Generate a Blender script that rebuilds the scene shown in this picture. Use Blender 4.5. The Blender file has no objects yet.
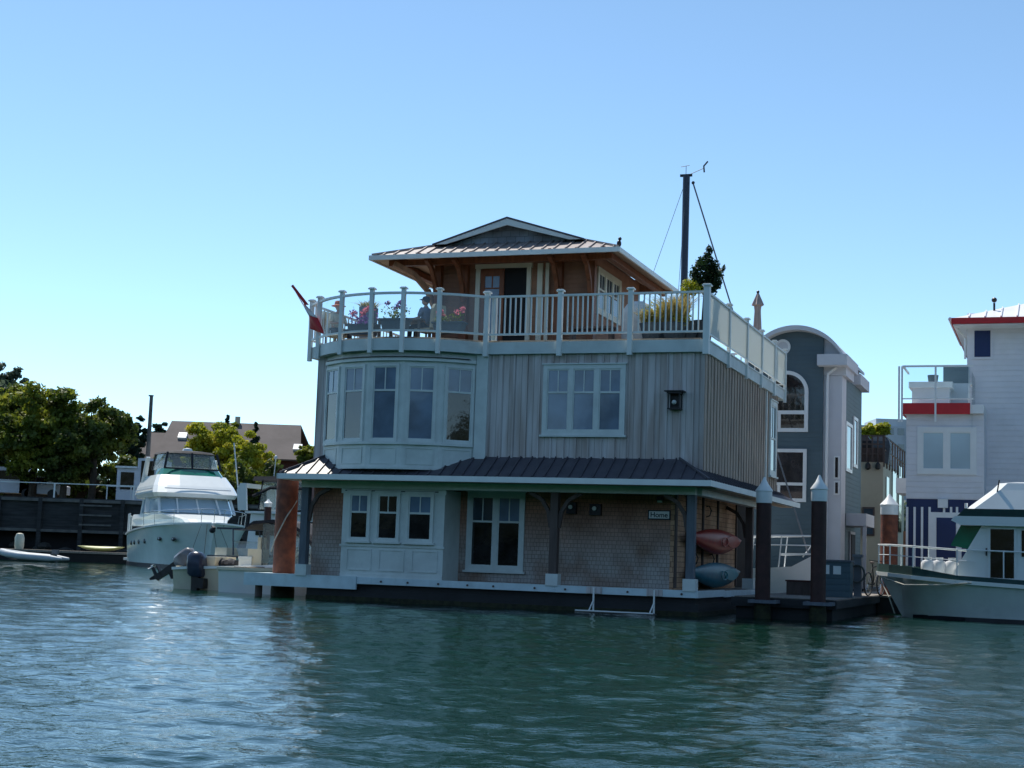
import bpy, math, random
import numpy as np
from mathutils import Vector, Matrix
rnd = random.Random(7)
SC = bpy.context.scene
COL = SC.collection
PI = math.pi

# ------------------------------------------------------------------ camera geometry
FPX, PITCH, ROLL, YAW, CAMH = 1541.39, 0.1111993, 0.0347548, -0.3460526, 1.3
cp, sp, cr, sr = math.cos(PITCH), math.sin(PITCH), math.cos(ROLL), math.sin(ROLL)
F = Vector((0, cp, sp)); R0 = Vector((1, 0, 0)); U0 = Vector((0, -sp, cp))
R = cr*R0 + sr*U0; U = -sr*R0 + cr*U0
C0 = Vector((4.62, 37.47, 0))
DX = Vector((math.cos(YAW), math.sin(YAW), 0)); DY = Vector((-math.sin(YAW), math.cos(YAW), 0))
EYE = Vector((0, 0, CAMH))
def ray(x, y): return F + (x-512)/FPX*R - (y-384)/FPX*U
def loc(P): q = P-C0; return Vector((q.dot(DX), q.dot(DY), P.z))
def fr(x, y, o=0.0):            # measured point on a plane parallel to the front of the house
    d = ray(x, y); t = (o-(EYE-C0).dot(DY))/d.dot(DY); return loc(EYE+d*t)
def sd(x, y, o=0.0):
    d = ray(x, y); t = (o-(EYE-C0).dot(DX))/d.dot(DX); return loc(EYE+d*t)
def dw(x, y, Y):
    d = ray(x, y); return EYE+d*(Y/d.y)
def H(a, b, z=0.0): return C0 + DX*a + DY*b + Vector((0, 0, z))

cam_d = bpy.data.cameras.new('camera'); cam = bpy.data.objects.new('camera', cam_d); COL.objects.link(cam)
cam.matrix_world = Matrix(((R.x, U.x, -F.x, 0), (R.y, U.y, -F.y, 0), (R.z, U.z, -F.z, CAMH), (0, 0, 0, 1)))
cam_d.sensor_width = 36; cam_d.lens = FPX/1024*36; cam_d.clip_end = 8000; cam_d.clip_start = 0.1
SC.camera = cam

# ------------------------------------------------------------------ materials
def mat(name, col, rough=0.6, var=0.0, scale=4.0, col2=None, bump=0.0, bscale=30.0, metal=0.0, stretch=(1,1,1),
        ior=1.45, dirt=0.0, kind=None, trans=0.0, emit=None, lap=0):
    m = bpy.data.materials.new(name); m.use_nodes = True
    nt = m.node_tree; N = nt.nodes; L = nt.links; b = N['Principled BSDF']
    b.inputs['Roughness'].default_value = rough; b.inputs['Metallic'].default_value = metal
    b.inputs['IOR'].default_value = ior
    b.inputs['Base Color'].default_value = (*col, 1)
    if trans: b.inputs['Transmission Weight'].default_value = trans
    tc = N.new('ShaderNodeTexCoord'); mp = N.new('ShaderNodeMapping'); mp.inputs['Scale'].default_value = stretch
    L.new(tc.outputs['Object'], mp.inputs['Vector'])
    if var or col2:
        c2 = col2 or tuple(min(1, c*(1-var)) for c in col)
        nz = N.new('ShaderNodeTexNoise'); nz.inputs['Scale'].default_value = scale; nz.inputs['Detail'].default_value = 6
        L.new(mp.outputs[0], nz.inputs['Vector'])
        rp = N.new('ShaderNodeValToRGB'); rp.color_ramp.elements[0].position = .33; rp.color_ramp.elements[1].position = .67
        rp.color_ramp.elements[0].color = (*c2, 1); rp.color_ramp.elements[1].color = (*col, 1)
        L.new(nz.outputs['Fac'], rp.inputs[0]); last = rp.outputs[0]
        if dirt:
            n2 = N.new('ShaderNodeTexNoise'); n2.inputs['Scale'].default_value = .8; n2.inputs['Detail'].default_value = 8
            n2.inputs['Roughness'].default_value = .7
            L.new(tc.outputs['Object'], n2.inputs['Vector'])
            mr = N.new('ShaderNodeMapRange'); mr.inputs[1].default_value = .5; mr.inputs[2].default_value = .75
            mr.inputs[3].default_value = 0; mr.inputs[4].default_value = dirt
            L.new(n2.outputs['Fac'], mr.inputs[0])
            mx = N.new('ShaderNodeMixRGB'); mx.blend_type = 'MULTIPLY'; mx.inputs['Color2'].default_value = (.35, .33, .28, 1)
            L.new(mr.outputs[0], mx.inputs[0]); L.new(last, mx.inputs['Color1']); last = mx.outputs[0]
        L.new(last, b.inputs['Base Color'])
    if lap:
        sx = N.new('ShaderNodeSeparateXYZ'); L.new(tc.outputs['Object'], sx.inputs[0])
        d_ = N.new('ShaderNodeMath'); d_.operation = 'DIVIDE'; d_.inputs[1].default_value = lap; L.new(sx.outputs[2], d_.inputs[0])
        fr_ = N.new('ShaderNodeMath'); fr_.operation = 'FRACT'; L.new(d_.outputs[0], fr_.inputs[0])
        pw = N.new('ShaderNodeMath'); pw.operation = 'POWER'; pw.inputs[1].default_value = .35; L.new(fr_.outputs[0], pw.inputs[0])
        bp = N.new('ShaderNodeBump'); bp.inputs['Strength'].default_value = .9; bp.inputs['Distance'].default_value = .025
        L.new(pw.outputs[0], bp.inputs['Height']); L.new(bp.outputs[0], b.inputs['Normal'])
    elif bump:
        nb = N.new('ShaderNodeTexNoise'); nb.inputs['Scale'].default_value = bscale; nb.inputs['Detail'].default_value = 4
        L.new(mp.outputs[0], nb.inputs['Vector'])
        bp = N.new('ShaderNodeBump'); bp.inputs['Strength'].default_value = bump; bp.inputs['Distance'].default_value = .02
        L.new(nb.outputs['Fac'], bp.inputs['Height']); L.new(bp.outputs[0], b.inputs['Normal'])
    return m

def shingle_mat(name, c1, c2, mortar, axis='x', bw=.16, rh=.13, scale=1.0, stain=None, weather=False, streak=False):
    """rows of shingles with every shingle its own tone"""
    m = bpy.data.materials.new(name); m.use_nodes = True
    nt = m.node_tree; N = nt.nodes; L = nt.links; b = N['Principled BSDF']; b.inputs['Roughness'].default_value = .8
    tc = N.new('ShaderNodeTexCoord'); sx = N.new('ShaderNodeSeparateXYZ'); L.new(tc.outputs['Object'], sx.inputs[0])
    ad = N.new('ShaderNodeMath'); ad.operation = 'ADD'; L.new(sx.outputs[0], ad.inputs[0]); L.new(sx.outputs[1], ad.inputs[1])
    cx = N.new('ShaderNodeCombineXYZ'); L.new(ad.outputs[0], cx.inputs[0]); L.new(sx.outputs[2], cx.inputs[1])
    br = N.new('ShaderNodeTexBrick'); br.inputs['Scale'].default_value = scale
    br.inputs['Brick Width'].default_value = bw; br.inputs['Row Height'].default_value = rh
    br.inputs['Mortar Size'].default_value = .006; br.inputs['Mortar Smooth'].default_value = .3; br.inputs['Bias'].default_value = -.1
    br.offset = .43; br.squash = .8; br.squash_frequency = 3
    br.inputs['Color1'].default_value = (*c1, 1); br.inputs['Color2'].default_value = (*c2, 1); br.inputs['Mortar'].default_value = (*mortar, 1)
    L.new(cx.outputs[0], br.inputs['Vector'])
    nz = N.new('ShaderNodeTexNoise'); nz.inputs['Scale'].default_value = 1.1; nz.inputs['Detail'].default_value = 7
    ms = N.new('ShaderNodeMapping'); ms.inputs['Scale'].default_value = (4, 4, .45) if streak else (1, 1, 1)
    L.new(tc.outputs['Object'], ms.inputs[0]); L.new(ms.outputs[0], nz.inputs['Vector'])
    mx = N.new('ShaderNodeMixRGB'); mx.blend_type = 'MULTIPLY'; mx.inputs[0].default_value = .9
    rp = N.new('ShaderNodeValToRGB'); rp.color_ramp.elements[0].color = (*(stain or (.5, .42, .38)), 1)
    rp.color_ramp.elements[1].color = (1, 1, 1, 1); rp.color_ramp.elements[0].position = .35; rp.color_ramp.elements[1].position = .62
    L.new(nz.outputs['Fac'], rp.inputs[0]); L.new(br.outputs['Color'], mx.inputs['Color1']); L.new(rp.outputs[0], mx.inputs['Color2'])
    if weather:
        na = N.new('ShaderNodeMath'); na.operation = 'MULTIPLY_ADD'; na.inputs[1].default_value = 2.2; na.inputs[2].default_value = -1.1; L.new(nz.outputs['Fac'], na.inputs[0])
        za = N.new('ShaderNodeMath'); za.operation = 'ADD'; L.new(sx.outputs[2], za.inputs[0]); L.new(na.outputs[0], za.inputs[1])
        mr = N.new('ShaderNodeMapRange'); mr.inputs[1].default_value = 1.3; mr.inputs[2].default_value = 2.7; L.new(za.outputs[0], mr.inputs[0])
        m4 = N.new('ShaderNodeMixRGB'); m4.blend_type = 'MULTIPLY'; m4.inputs['Color2'].default_value = (.95, .50, .34, 1); L.new(mr.outputs[0], m4.inputs[0]); L.new(mx.outputs[0], m4.inputs['Color1']); mx = m4
    L.new(mx.outputs[0], b.inputs['Base Color'])
    bp = N.new('ShaderNodeBump'); bp.inputs['Strength'].default_value = .6; bp.inputs['Distance'].default_value = .02; bp.invert = True
    L.new(br.outputs['Fac'], bp.inputs['Height']); L.new(bp.outputs[0], b.inputs['Normal'])
    return m

def clear_mat(name, tint=(.9, .95, .96), refl=1.5, milky=0.0, milk=(.8, .85, .85)):
    """thin glazing: fresnel reflection over see-through, optionally milky"""
    m = bpy.data.materials.new(name); m.use_nodes = True
    nt = m.node_tree; N = nt.nodes; L = nt.links; N.remove(N['Principled BSDF']); out = N['Material Output']
    t = N.new('ShaderNodeBsdfTransparent'); t.inputs[0].default_value = (*tint, 1)
    g = N.new('ShaderNodeBsdfGlossy'); g.inputs['Roughness'].default_value = .02
    lw = N.new('ShaderNodeLayerWeight'); lw.inputs[0].default_value = .5; pw = N.new('ShaderNodeMath'); pw.operation = 'POWER'; pw.inputs[1].default_value = 5; L.new(lw.outputs['Facing'], pw.inputs[0])
    fz = N.new('ShaderNodeMath'); fz.operation = 'MULTIPLY_ADD'; fz.inputs[1].default_value = .7; fz.inputs[2].default_value = .05*(refl-1)/.4; L.new(pw.outputs[0], fz.inputs[0])
    mx = N.new('ShaderNodeMixShader'); L.new(fz.outputs[0], mx.inputs[0]); L.new(t.outputs[0], mx.inputs[1]); L.new(g.outputs[0], mx.inputs[2])
    last = mx
    if milky:
        tl = N.new('ShaderNodeBsdfTranslucent'); tl.inputs[0].default_value = (*milk, 1)
        df = N.new('ShaderNodeBsdfDiffuse'); df.inputs[0].default_value = (*milk, 1)
        m2 = N.new('ShaderNodeMixShader'); m2.inputs[0].default_value = .5; L.new(tl.outputs[0], m2.inputs[1]); L.new(df.outputs[0], m2.inputs[2])
        m3 = N.new('ShaderNodeMixShader'); m3.inputs[0].default_value = milky
        L.new(mx.outputs[0], m3.inputs[1]); L.new(m2.outputs[0], m3.inputs[2]); last = m3
    L.new(last.outputs[0], out.inputs[0]); return m

def leaf_mat(name, c1, c2, c3):
    m = bpy.data.materials.new(name); m.use_nodes = True
    nt = m.node_tree; N = nt.nodes; L = nt.links; b = N['Principled BSDF']; out = N['Material Output']
    tc = N.new('ShaderNodeTexCoord'); nz = N.new('ShaderNodeTexNoise'); nz.inputs['Scale'].default_value = .55; nz.inputs['Detail'].default_value = 5
    L.new(tc.outputs['Object'], nz.inputs['Vector'])
    rp = N.new('ShaderNodeValToRGB'); e = rp.color_ramp.elements; e[0].color = (*c1, 1); e[0].position = .35; e[1].color = (*c3, 1); e[1].position = .68
    k = rp.color_ramp.elements.new(.5); k.color = (*c2, 1)
    L.new(nz.outputs['Fac'], rp.inputs[0]); L.new(rp.outputs[0], b.inputs['Base Color']); b.inputs['Roughness'].default_value = .6
    tl = N.new('ShaderNodeBsdfTranslucent'); L.new(rp.outputs[0], tl.inputs[0])
    mx = N.new('ShaderNodeMixShader'); mx.inputs[0].default_value = .45
    L.new(b.outputs[0], mx.inputs[1]); L.new(tl.outputs[0], mx.inputs[2]); L.new(mx.outputs[0], out.inputs[0]); return m

M = {}
M['trim'] = mat('pale_blue_paint', (.70, .74, .72), .45, .12, 3, dirt=.25)
M['band'] = mat('pale_band_paint', (.64, .70, .70), .5, .12, 2, dirt=.3)
M['rail'] = mat('rail_paint', (.80, .82, .80), .45, .08, 3)
M['fascia'] = mat('deck_fascia_paint', (.62, .74, .78), .5, .15, 3, dirt=.35)
M['board'] = shingle_mat('weathered_boards', (.68, .62, .61), (.57, .52, .51), (.30, .27, .26), bw=.165, rh=3.3, stain=(.66, .58, .53), streak=True)
M['board_side'] = mat('weathered_boards_side', (.58, .46, .38), .85, .4, 2.2, col2=(.36, .27, .22), bump=.4, bscale=14, stretch=(5, 5, .35))
M['shingle'] = shingle_mat('cedar_shingles', (.50, .455, .43), (.44, .395, .37), (.26, .23, .21), bw=.115, rh=.105, stain=(.60, .40, .30), weather=True)
M['shingle_lit'] = shingle_mat('orange_lit_cedar_shingles', (.62, .38, .24), (.48, .28, .17), (.12, .05, .03), stain=(.7, .6, .5))  # orange light on the side wall put into the shingle colour
M['shingle_blue'] = shingle_mat('blue_grey_shingles', (.46, .50, .58), (.36, .40, .47), (.18, .20, .24), bw=.26, rh=.17)
M['roof'] = mat('dark_metal_roof', (.075, .07, .085), .5, .25, 3)
M['roof_hi'] = mat('bronze_metal_roof', (.36, .30, .28), .4, .2, 3)
M['cedar'] = mat('stained_cedar', (.26, .085, .035), .5, .4, 3, bump=.3, bscale=20, stretch=(4, 4, .5))
M['cedar_lt'] = mat('light_cedar', (.42, .20, .10), .55, .35, 3, stretch=(4, 4, .5))
M['siding'] = mat('brown_siding', (.36, .18, .11), .7, .35, 2, lap=.13)
M['soffit'] = mat('soffit_boards', (.55, .42, .32), .7, .2, 3)
M['dark_wood'] = mat('dark_post_timber', (.12, .085, .075), .7, .3, 4, stretch=(3, 3, .5))
M['post'] = mat('grey_post_timber', (.13, .15, .18), .7, .3, 4, stretch=(3, 3, .5))
M['white'] = mat('white_paint', (.78, .80, .80), .4, .06, 3)
M['cream_trim'] = mat('cream_trim', (.72, .68, .55), .5, .08, 3)
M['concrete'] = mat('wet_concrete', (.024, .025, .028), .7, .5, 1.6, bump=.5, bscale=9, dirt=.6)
M['void'] = mat('shade_black', (.012, .012, .014), .8, .3, 2)  # near-black colour that paints in the shade of openings and recesses
M['glass'] = mat('window_glass', (.055, .085, .12), .04, .45, .6, ior=1.75, bump=.12, bscale=1.6)
M['glass_dark'] = mat('dark_window_glass', (.030, .026, .028), .04, .8, 2.4, ior=1.65, bump=.15, bscale=1.8)
M['blind_sky'] = mat('window_blind_and_sky', (.17, .25, .36), .08, .45, 1.3, ior=1.6, bump=.1, bscale=1.5)  # blinds upstairs; on lower sashes a blue reflection painted into the colour
M['blind_sky_lt'] = mat('window_pale_blind_and_sky', (.38, .50, .58), .08, .12, 1.0, ior=1.6)  # pale panes; on the yacht the colour paints reflected bright sky
M['clear'] = clear_mat('clear_glazing', refl=1.22)
M['vinyl'] = clear_mat('clear_vinyl', (.82, .87, .86), 1.5, .22, (.6, .66, .66))
M['frost'] = clear_mat('frosted_glazing', (.9, .92, .9), 1.4, .82, (.72, .74, .70))
M['rust'] = mat('rusty_steel', (.26, .075, .035), .65, .6, 5, col2=(.12, .035, .02), bump=.5, bscale=22, dirt=.4)
M['rust_dk'] = mat('dark_rusty_steel', (.055, .018, .016), .6, .5, 4, bump=.4, bscale=20, dirt=.4)
M['gel'] = mat('boat_gelcoat', (.78, .81, .80), .22, .05, 2)
M['gel_blue'] = mat('pale_gelcoat', (.66, .75, .73), .25, .08, 2)
M['weed'] = mat('waterline_weed', (.030, .034, .012), .8, .7, 7, bump=.8, bscale=18)
M['gel_pale'] = mat('weathered_gelcoat', (.64, .70, .68), .3, .12, 1.5, dirt=.3)
M['gel_cream'] = mat('cream_gelcoat', (.70, .64, .50), .3, .1, 2, dirt=.3)
M['boot'] = mat('dark_boot_stripe', (.02, .022, .03), .4, .3, 3)
M['canvas'] = mat('dark_canvas', (.018, .02, .028), .8, .3, 6, bump=.3)
M['chrome'] = mat('stainless', (.7, .72, .74), .25, .1, 5, metal=.9)
M['black'] = mat('black_plastic', (.015, .015, .018), .45, .3, 8)
M['navy'] = mat('navy_cowl', (.022, .032, .065), .3, .2, 6)
M['grey'] = mat('grey_cowl', (.16, .17, .19), .35, .2, 6)
M['rubber'] = mat('inflatable_tube', (.50, .54, .57), .55, .15, 4)
M['red'] = mat('red_paint', (.55, .02, .025), .5, .15, 4)
M['kayak_red'] = mat('red_kayak_plastic', (.34, .022, .016), .4, .25, 4)
M['kayak_pink'] = mat('faded_red_kayak_deck', (.46, .10, .075), .45, .15, 4)
M['kayak_teal'] = mat('teal_kayak_plastic', (.02, .17, .23), .4, .3, 4)
M['kayak_teal2'] = mat('pale_teal_kayak_deck', (.06, .28, .32), .45, .2, 4)
M['brick_red'] = mat('dark_red_siding', (.10, .035, .03), .8, .3, 2, stretch=(1, 1, 5))
M['far_roof'] = mat('asphalt_shingles', (.135, .115, .11), .9, .25, .35, bump=.3, bscale=2, stretch=(1, 1, 1), dirt=.3)
M['blue_siding'] = mat('slate_blue_siding', (.085, .135, .165), .6, .12, 1.2, lap=.16, dirt=.2)
M['lilac_white'] = mat('pale_grey_stucco', (.62, .63, .66), .7, .08, 1.5)
M['white_siding'] = mat('white_siding', (.72, .74, .80), .55, .08, 1.5, lap=.18, dirt=.18)
M['navy_siding'] = mat('navy_siding', (.012, .028, .11), .5, .2, 1.5)
M['beige'] = mat('beige_stucco', (.56, .49, .37), .8, .12, 1.2, dirt=.2)
M['white_roof'] = mat('white_metal_roof', (.80, .78, .78), .35, .06, 2)
M['teal_fabric'] = mat('dark_green_canvas', (.01, .05, .045), .7, .3, 5)
M['green_glass'] = mat('green_tinted_glass', (.01, .16, .10), .08, .4, 1.5, ior=1.7)
M['tank'] = mat('white_enamel', (.8, .8, .8), .3, .05, 4)
M['wharf'] = mat('creosoted_timber', (.050, .050, .052), .85, .55, 1.5, bump=.5, stretch=(.5, .5, 4), dirt=.4)
M['wharf_lt'] = mat('worn_timber', (.16, .15, .14), .85, .4, 2, bump=.4)
M['dock'] = mat('grey_dock_planks', (.26, .23, .20), .85, .3, 3, bump=.4, stretch=(6, 1, 1))
M['trunk'] = mat('bark', (.07, .05, .035), .9, .4, 5, bump=.6)
M['planter'] = mat('dark_planter', (.06, .085, .11), .6, .2, 5)
M['pot_grey'] = mat('grey_planter', (.20, .25, .30), .7, .2, 5)
M['cushion'] = mat('straw_cushion', (.50, .45, .33), .85, .15, 5)
M['umb'] = mat('beige_umbrella_cloth', (.55, .42, .38), .85, .2, 5)
M['skin'] = mat('skin', (.45, .25, .17), .55, .1, 6)
M['shirt_g'] = mat('grey_blue_shirt', (.22, .27, .36), .85, .15, 8)
M['shirt_c'] = mat('cream_blouse', (.66, .60, .45), .85, .15, 8)
M['trouser'] = mat('dark_trousers', (.04, .045, .06), .85, .15, 8)
M['hat_o'] = mat('orange_hat_straw', (.62, .12, .03), .8, .25, 9)
M['cap'] = mat('navy_cap_cloth', (.02, .025, .05), .8, .2, 9)
M['fabric_w'] = mat('pale_cover_cloth', (.72, .71, .68), .85, .2, 4)
M['lamp_glass'] = mat('lamp_glass', (.7, .72, .7), .2, .1, 5)
M['rope'] = mat('mooring_rope', (.55, .53, .46), .9, .2, 20)
M['rope_dk'] = mat('dark_line', (.08, .09, .08), .9, .2, 20)
M['leaf_dark'] = leaf_mat('dark_leaves', (.03, .05, .008), (.085, .12, .018), (.21, .23, .03))
M['leaf_mid'] = leaf_mat('mid_green_leaves', (.05, .08, .008), (.16, .20, .02), (.34, .35, .04))
M['leaf_far'] = leaf_mat('blue_green_leaves', (.05, .085, .06), (.085, .12, .08), (.12, .16, .10))
M['leaf_yel'] = leaf_mat('yellow_green_leaves', (.15, .19, .015), (.34, .36, .02), (.58, .50, .04))
M['leaf_fir'] = leaf_mat('fir_needles', (.010, .032, .020), (.02, .05, .028), (.035, .075, .035))
M['leaf_fine'] = leaf_mat('conifer_sprays', (.010, .030, .010), (.022, .05, .014), (.07, .09, .02))
M['leaf_dry'] = leaf_mat('straw_grass', (.20, .16, .05), (.32, .26, .08), (.45, .34, .12))
M['leaf_pink'] = leaf_mat('pink_petals', (.45, .08, .14), (.68, .22, .28), (.75, .45, .5))
M['leaf_purple'] = leaf_mat('purple_petals', (.12, .05, .22), (.22, .10, .34), (.40, .12, .30))
M['leaf_orange'] = leaf_mat('orange_petals', (.5, .08, .02), (.65, .14, .03), (.7, .25, .05))

# ------------------------------------------------------------------ mesh builder
class MB:
    def __init__(s, T=None): s.v = []; s.f = []; s.T = T or Matrix.Identity(4)
    def add(s, vs, fs):
        n = len(s.v); s.v += [tuple(s.T @ Vector(v)) for v in vs]; s.f += [tuple(n+i for i in f) for f in fs]; return s
    def box(s, x0, x1, y0, y1, z0, z1):
        x0, x1 = min(x0, x1), max(x0, x1); y0, y1 = min(y0, y1), max(y0, y1); z0, z1 = min(z0, z1), max(z0, z1)
        return s.add([(x0,y0,z0),(x1,y0,z0),(x1,y1,z0),(x0,y1,z0),(x0,y0,z1),(x1,y0,z1),(x1,y1,z1),(x0,y1,z1)],
                     [(0,3,2,1),(4,5,6,7),(0,1,5,4),(1,2,6,5),(2,3,7,6),(3,0,4,7)])
    def bar(s, a, b, w, h=None, up=(0,0,1)):
        h = h or w; a = Vector(a); b = Vector(b); d = (b-a).normalized(); u = Vector(up)
        if abs(d.dot(u)) > .98: u = Vector((0,1,0))
        r = d.cross(u).normalized()*w/2; t = r.cross(d).normalized()*h/2
        return s.add([a-r-t,a+r-t,a+r+t,a-r+t,b-r-t,b+r-t,b+r+t,b-r+t],[(0,3,2,1),(4,5,6,7),(0,1,5,4),(1,2,6,5),(2,3,7,6),(3,0,4,7)])
    def tube(s, pts, r, n=8, cap=True):
        pts = [Vector(p) for p in pts]; rs = r if isinstance(r, (list, tuple)) else [r]*len(pts)
        vs = []; fs = []; ref = None
        for i, p in enumerate(pts):
            d = (pts[min(i+1, len(pts)-1)]-pts[max(i-1, 0)]).normalized()
            if ref is None: ref = Vector((0,0,1)) if abs(d.z) < .9 else Vector((1,0,0))
            a = d.cross(ref).normalized(); b = a.cross(d).normalized(); ref = b
            for k in range(n):
                t = 2*PI*k/n; vs.append(p+a*math.cos(t)*rs[i]+b*math.sin(t)*rs[i])
        for i in range(len(pts)-1):
            for k in range(n):
                fs.append((i*n+k, i*n+(k+1)%n, (i+1)*n+(k+1)%n, (i+1)*n+k))
        if cap: fs.append(tuple(range(n))[::-1]); fs.append(tuple((len(pts)-1)*n+k for k in range(n)))
        return s.add(vs, fs)
    def lathe(s, c, prof, n=16, sx=1, sy=1):
        c = Vector(c); vs = []; fs = []
        for r, z in prof:
            for k in range(n):
                t = 2*PI*k/n; vs.append(c+Vector((r*math.cos(t)*sx, r*math.sin(t)*sy, z)))
        for i in range(len(prof)-1):
            for k in range(n): fs.append((i*n+k, i*n+(k+1)%n, (i+1)*n+(k+1)%n, (i+1)*n+k))
        fs.append(tuple(range(n))[::-1]); fs.append(tuple((len(prof)-1)*n+k for k in range(n)))
        return s.add(vs, fs)
    def prism(s, poly, ax, a0, a1):      # poly in the two other axes, extruded along ax
        def P(u, v, w): return {'x': (w,u,v), 'y': (u,w,v), 'z': (u,v,w)}[ax]
        n = len(poly); vs = [P(u, v, a0) for u, v in poly]+[P(u, v, a1) for u, v in poly]
        fs = [tuple(range(n)), tuple(range(2*n-1, n-1, -1))]+[(i, n+i, n+(i+1)%n, (i+1)%n) for i in range(n)]
        return s.add(vs, fs)
    def loft(s, rings, cap=True):
        n = len(rings[0]); vs = [v for r in rings for v in r]; fs = []
        for i in range(len(rings)-1):
            for k in range(n): fs.append((i*n+k, i*n+(k+1)%n, (i+1)*n+(k+1)%n, (i+1)*n+k))
        if cap: fs.append(tuple(range(n))[::-1]); fs.append(tuple((len(rings)-1)*n+k for k in range(n)))
        return s.add(vs, fs)
    def slab(s, pts, th):                 # polygon given thickness along its normal (downwards)
        P = [Vector(p) for p in pts]; nrm = (P[1]-P[0]).cross(P[2]-P[0]).normalized()
        if nrm.z > 0: nrm = -nrm
        n = len(P); return s.add(P+[p+nrm*th for p in P], [tuple(range(n)), tuple(range(2*n-1, n-1, -1))]+[(i, n+i, n+(i+1)%n, (i+1)%n) for i in range(n)])
    def ball(s, c, r, n=10, m=7, sc=(1,1,1)):
        prof = [(max(1e-4, math.sin(PI*i/m))*r, -math.cos(PI*i/m)*r) for i in range(m+1)]
        c = Vector(c); vs = []; fs = []
        for q, z in prof:
            for k in range(n): t = 2*PI*k/n; vs.append(c+Vector((q*math.cos(t)*sc[0], q*math.sin(t)*sc[1], z*sc[2])))
        for i in range(m):
            for k in range(n): fs.append((i*n+k, i*n+(k+1)%n, (i+1)*n+(k+1)%n, (i+1)*n+k))
        return s.add(vs, fs)
    def build(s, name, m, parent=None, off=None, smooth=False, fixn=True):
        me = bpy.data.meshes.new(name)
        v = s.v
        if off is not None: v = [(a-off[0], b-off[1], c-off[2]) for a, b, c in v]
        me.from_pydata(v, [], s.f); me.materials.append(m if not isinstance(m, str) else M[m])
        if fixn and len(s.f) < 60000:
            import bmesh
            bm = bmesh.new(); bm.from_mesh(me); bmesh.ops.recalc_face_normals(bm, faces=bm.faces); bm.to_mesh(me); bm.free()
        if smooth:
            me.polygons.foreach_set('use_smooth', [True]*len(me.polygons))
            try: me.set_sharp_from_angle(angle=math.radians(40))
            except Exception: pass
        o = bpy.data.objects.new(name, me); COL.objects.link(o)
        if parent is not None: o.parent = parent
        return o

def tag(o, label=None, cat=None, group=None, kind=None):
    if label: o['label'] = label
    if cat: o['category'] = cat
    if group: o['group'] = group
    if kind: o['kind'] = kind
    return o
def thing(name, label, cat, P=(0,0,0), rz=0.0, group=None):
    o = bpy.data.objects.new(name, None); COL.objects.link(o); o.location = P; o.rotation_euler = (0, 0, rz); o.empty_display_size = .2
    return tag(o, label, cat, group)
class HT:
    """a thing standing in the frame of the houseboat row; geometry given in that frame"""
    def __init__(s, name, label, cat, base, group=None):
        s.b = Vector(base); s.o = thing(name, label, cat, H(*base), YAW, group)
    def part(s, mb, name, m, parent=None, smooth=False, label=None):
        o = mb.build(name, m, parent or s.o, off=s.b, smooth=smooth)
        if label: o['label'] = label
        return o
def copy_tree(o, parent=None):
    c = o.copy(); COL.objects.link(c); c.parent = parent
    for ch in list(o.children): copy_tree(ch, c)
    return c

def frame_T(o, u, n):           # local (u, out, z) -> frame;  u = direction along, n = outward
    u = Vector(u).normalized(); n = Vector(n).normalized(); z = Vector((0,0,1))
    return Matrix(((u.x, n.x, z.x, o[0]), (u.y, n.y, z.y, o[1]), (u.z, n.z, z.z, o[2]), (0,0,0,1)))

def window(ht, T, w, h, cols=1, transom=None, casing=.1, frame='trim', pane='glass', panes=None, sill=True, muntin=True, name='window', parent=None, depth=.05):
    """a window: casing (the part), sashes and panes under it.  T at lower left corner, local y = outward"""
    c = MB(T)
    c.box(0, w, 0, depth, h-casing, h); c.box(0, w, 0, depth, 0, casing)
    c.box(0, casing, 0, depth, casing, h-casing); c.box(w-casing, w, 0, depth, casing, h-casing)
    cw = (w-casing*(cols+1))/cols
    for i in range(1, cols): x = i*(cw+casing); c.box(x, x+casing, 0, depth-.006, casing, h-casing)
    if sill: c.box(-.05, w+.05, 0, depth+.05, -.05, .001+.0)
    if sill: c.box(-.03, w+.03, 0, depth+.03, h+.002, h+.035)
    root = ht.part(c, name, frame, parent)
    for i in range(cols):
        x0 = casing+i*(cw+casing); x1 = x0+cw; z0 = casing; z1 = h-casing; s = MB(T); t = .035
        s.box(x0, x0+t, 0, .03, z0, z1); s.box(x1-t, x1, 0, .03, z0, z1); s.box(x0+t, x1-t, 0, .03, z0, z0+t); s.box(x0+t, x1-t, 0, .03, z1-t, z1)
        if transom:
            zt = z0+(z1-z0)*transom; s.box(x0+t, x1-t, 0, .036, zt-.025, zt+.025)
            if muntin: s.box((x0+x1)/2-.014, (x0+x1)/2+.014, 0, .027, zt+.025, z1-t)
        ht.part(s, 'sash', frame, root)
        pm = panes[i] if panes else pane
        if isinstance(pm, tuple) and transom:
            p = MB(T); p.box(x0+.01, x1-.01, -.004, .012, zt, z1-.01); ht.part(p, 'pane', pm[0], root)
            p = MB(T); p.box(x0+.01, x1-.01, -.004, .012, z0+.01, zt-.001); ht.part(p, 'pane', pm[1], root)
        else: p = MB(T); p.box(x0+.01, x1-.01, -.004, .012, z0+.01, z1-.01); ht.part(p, 'pane', pm, root)
    return root
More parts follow.
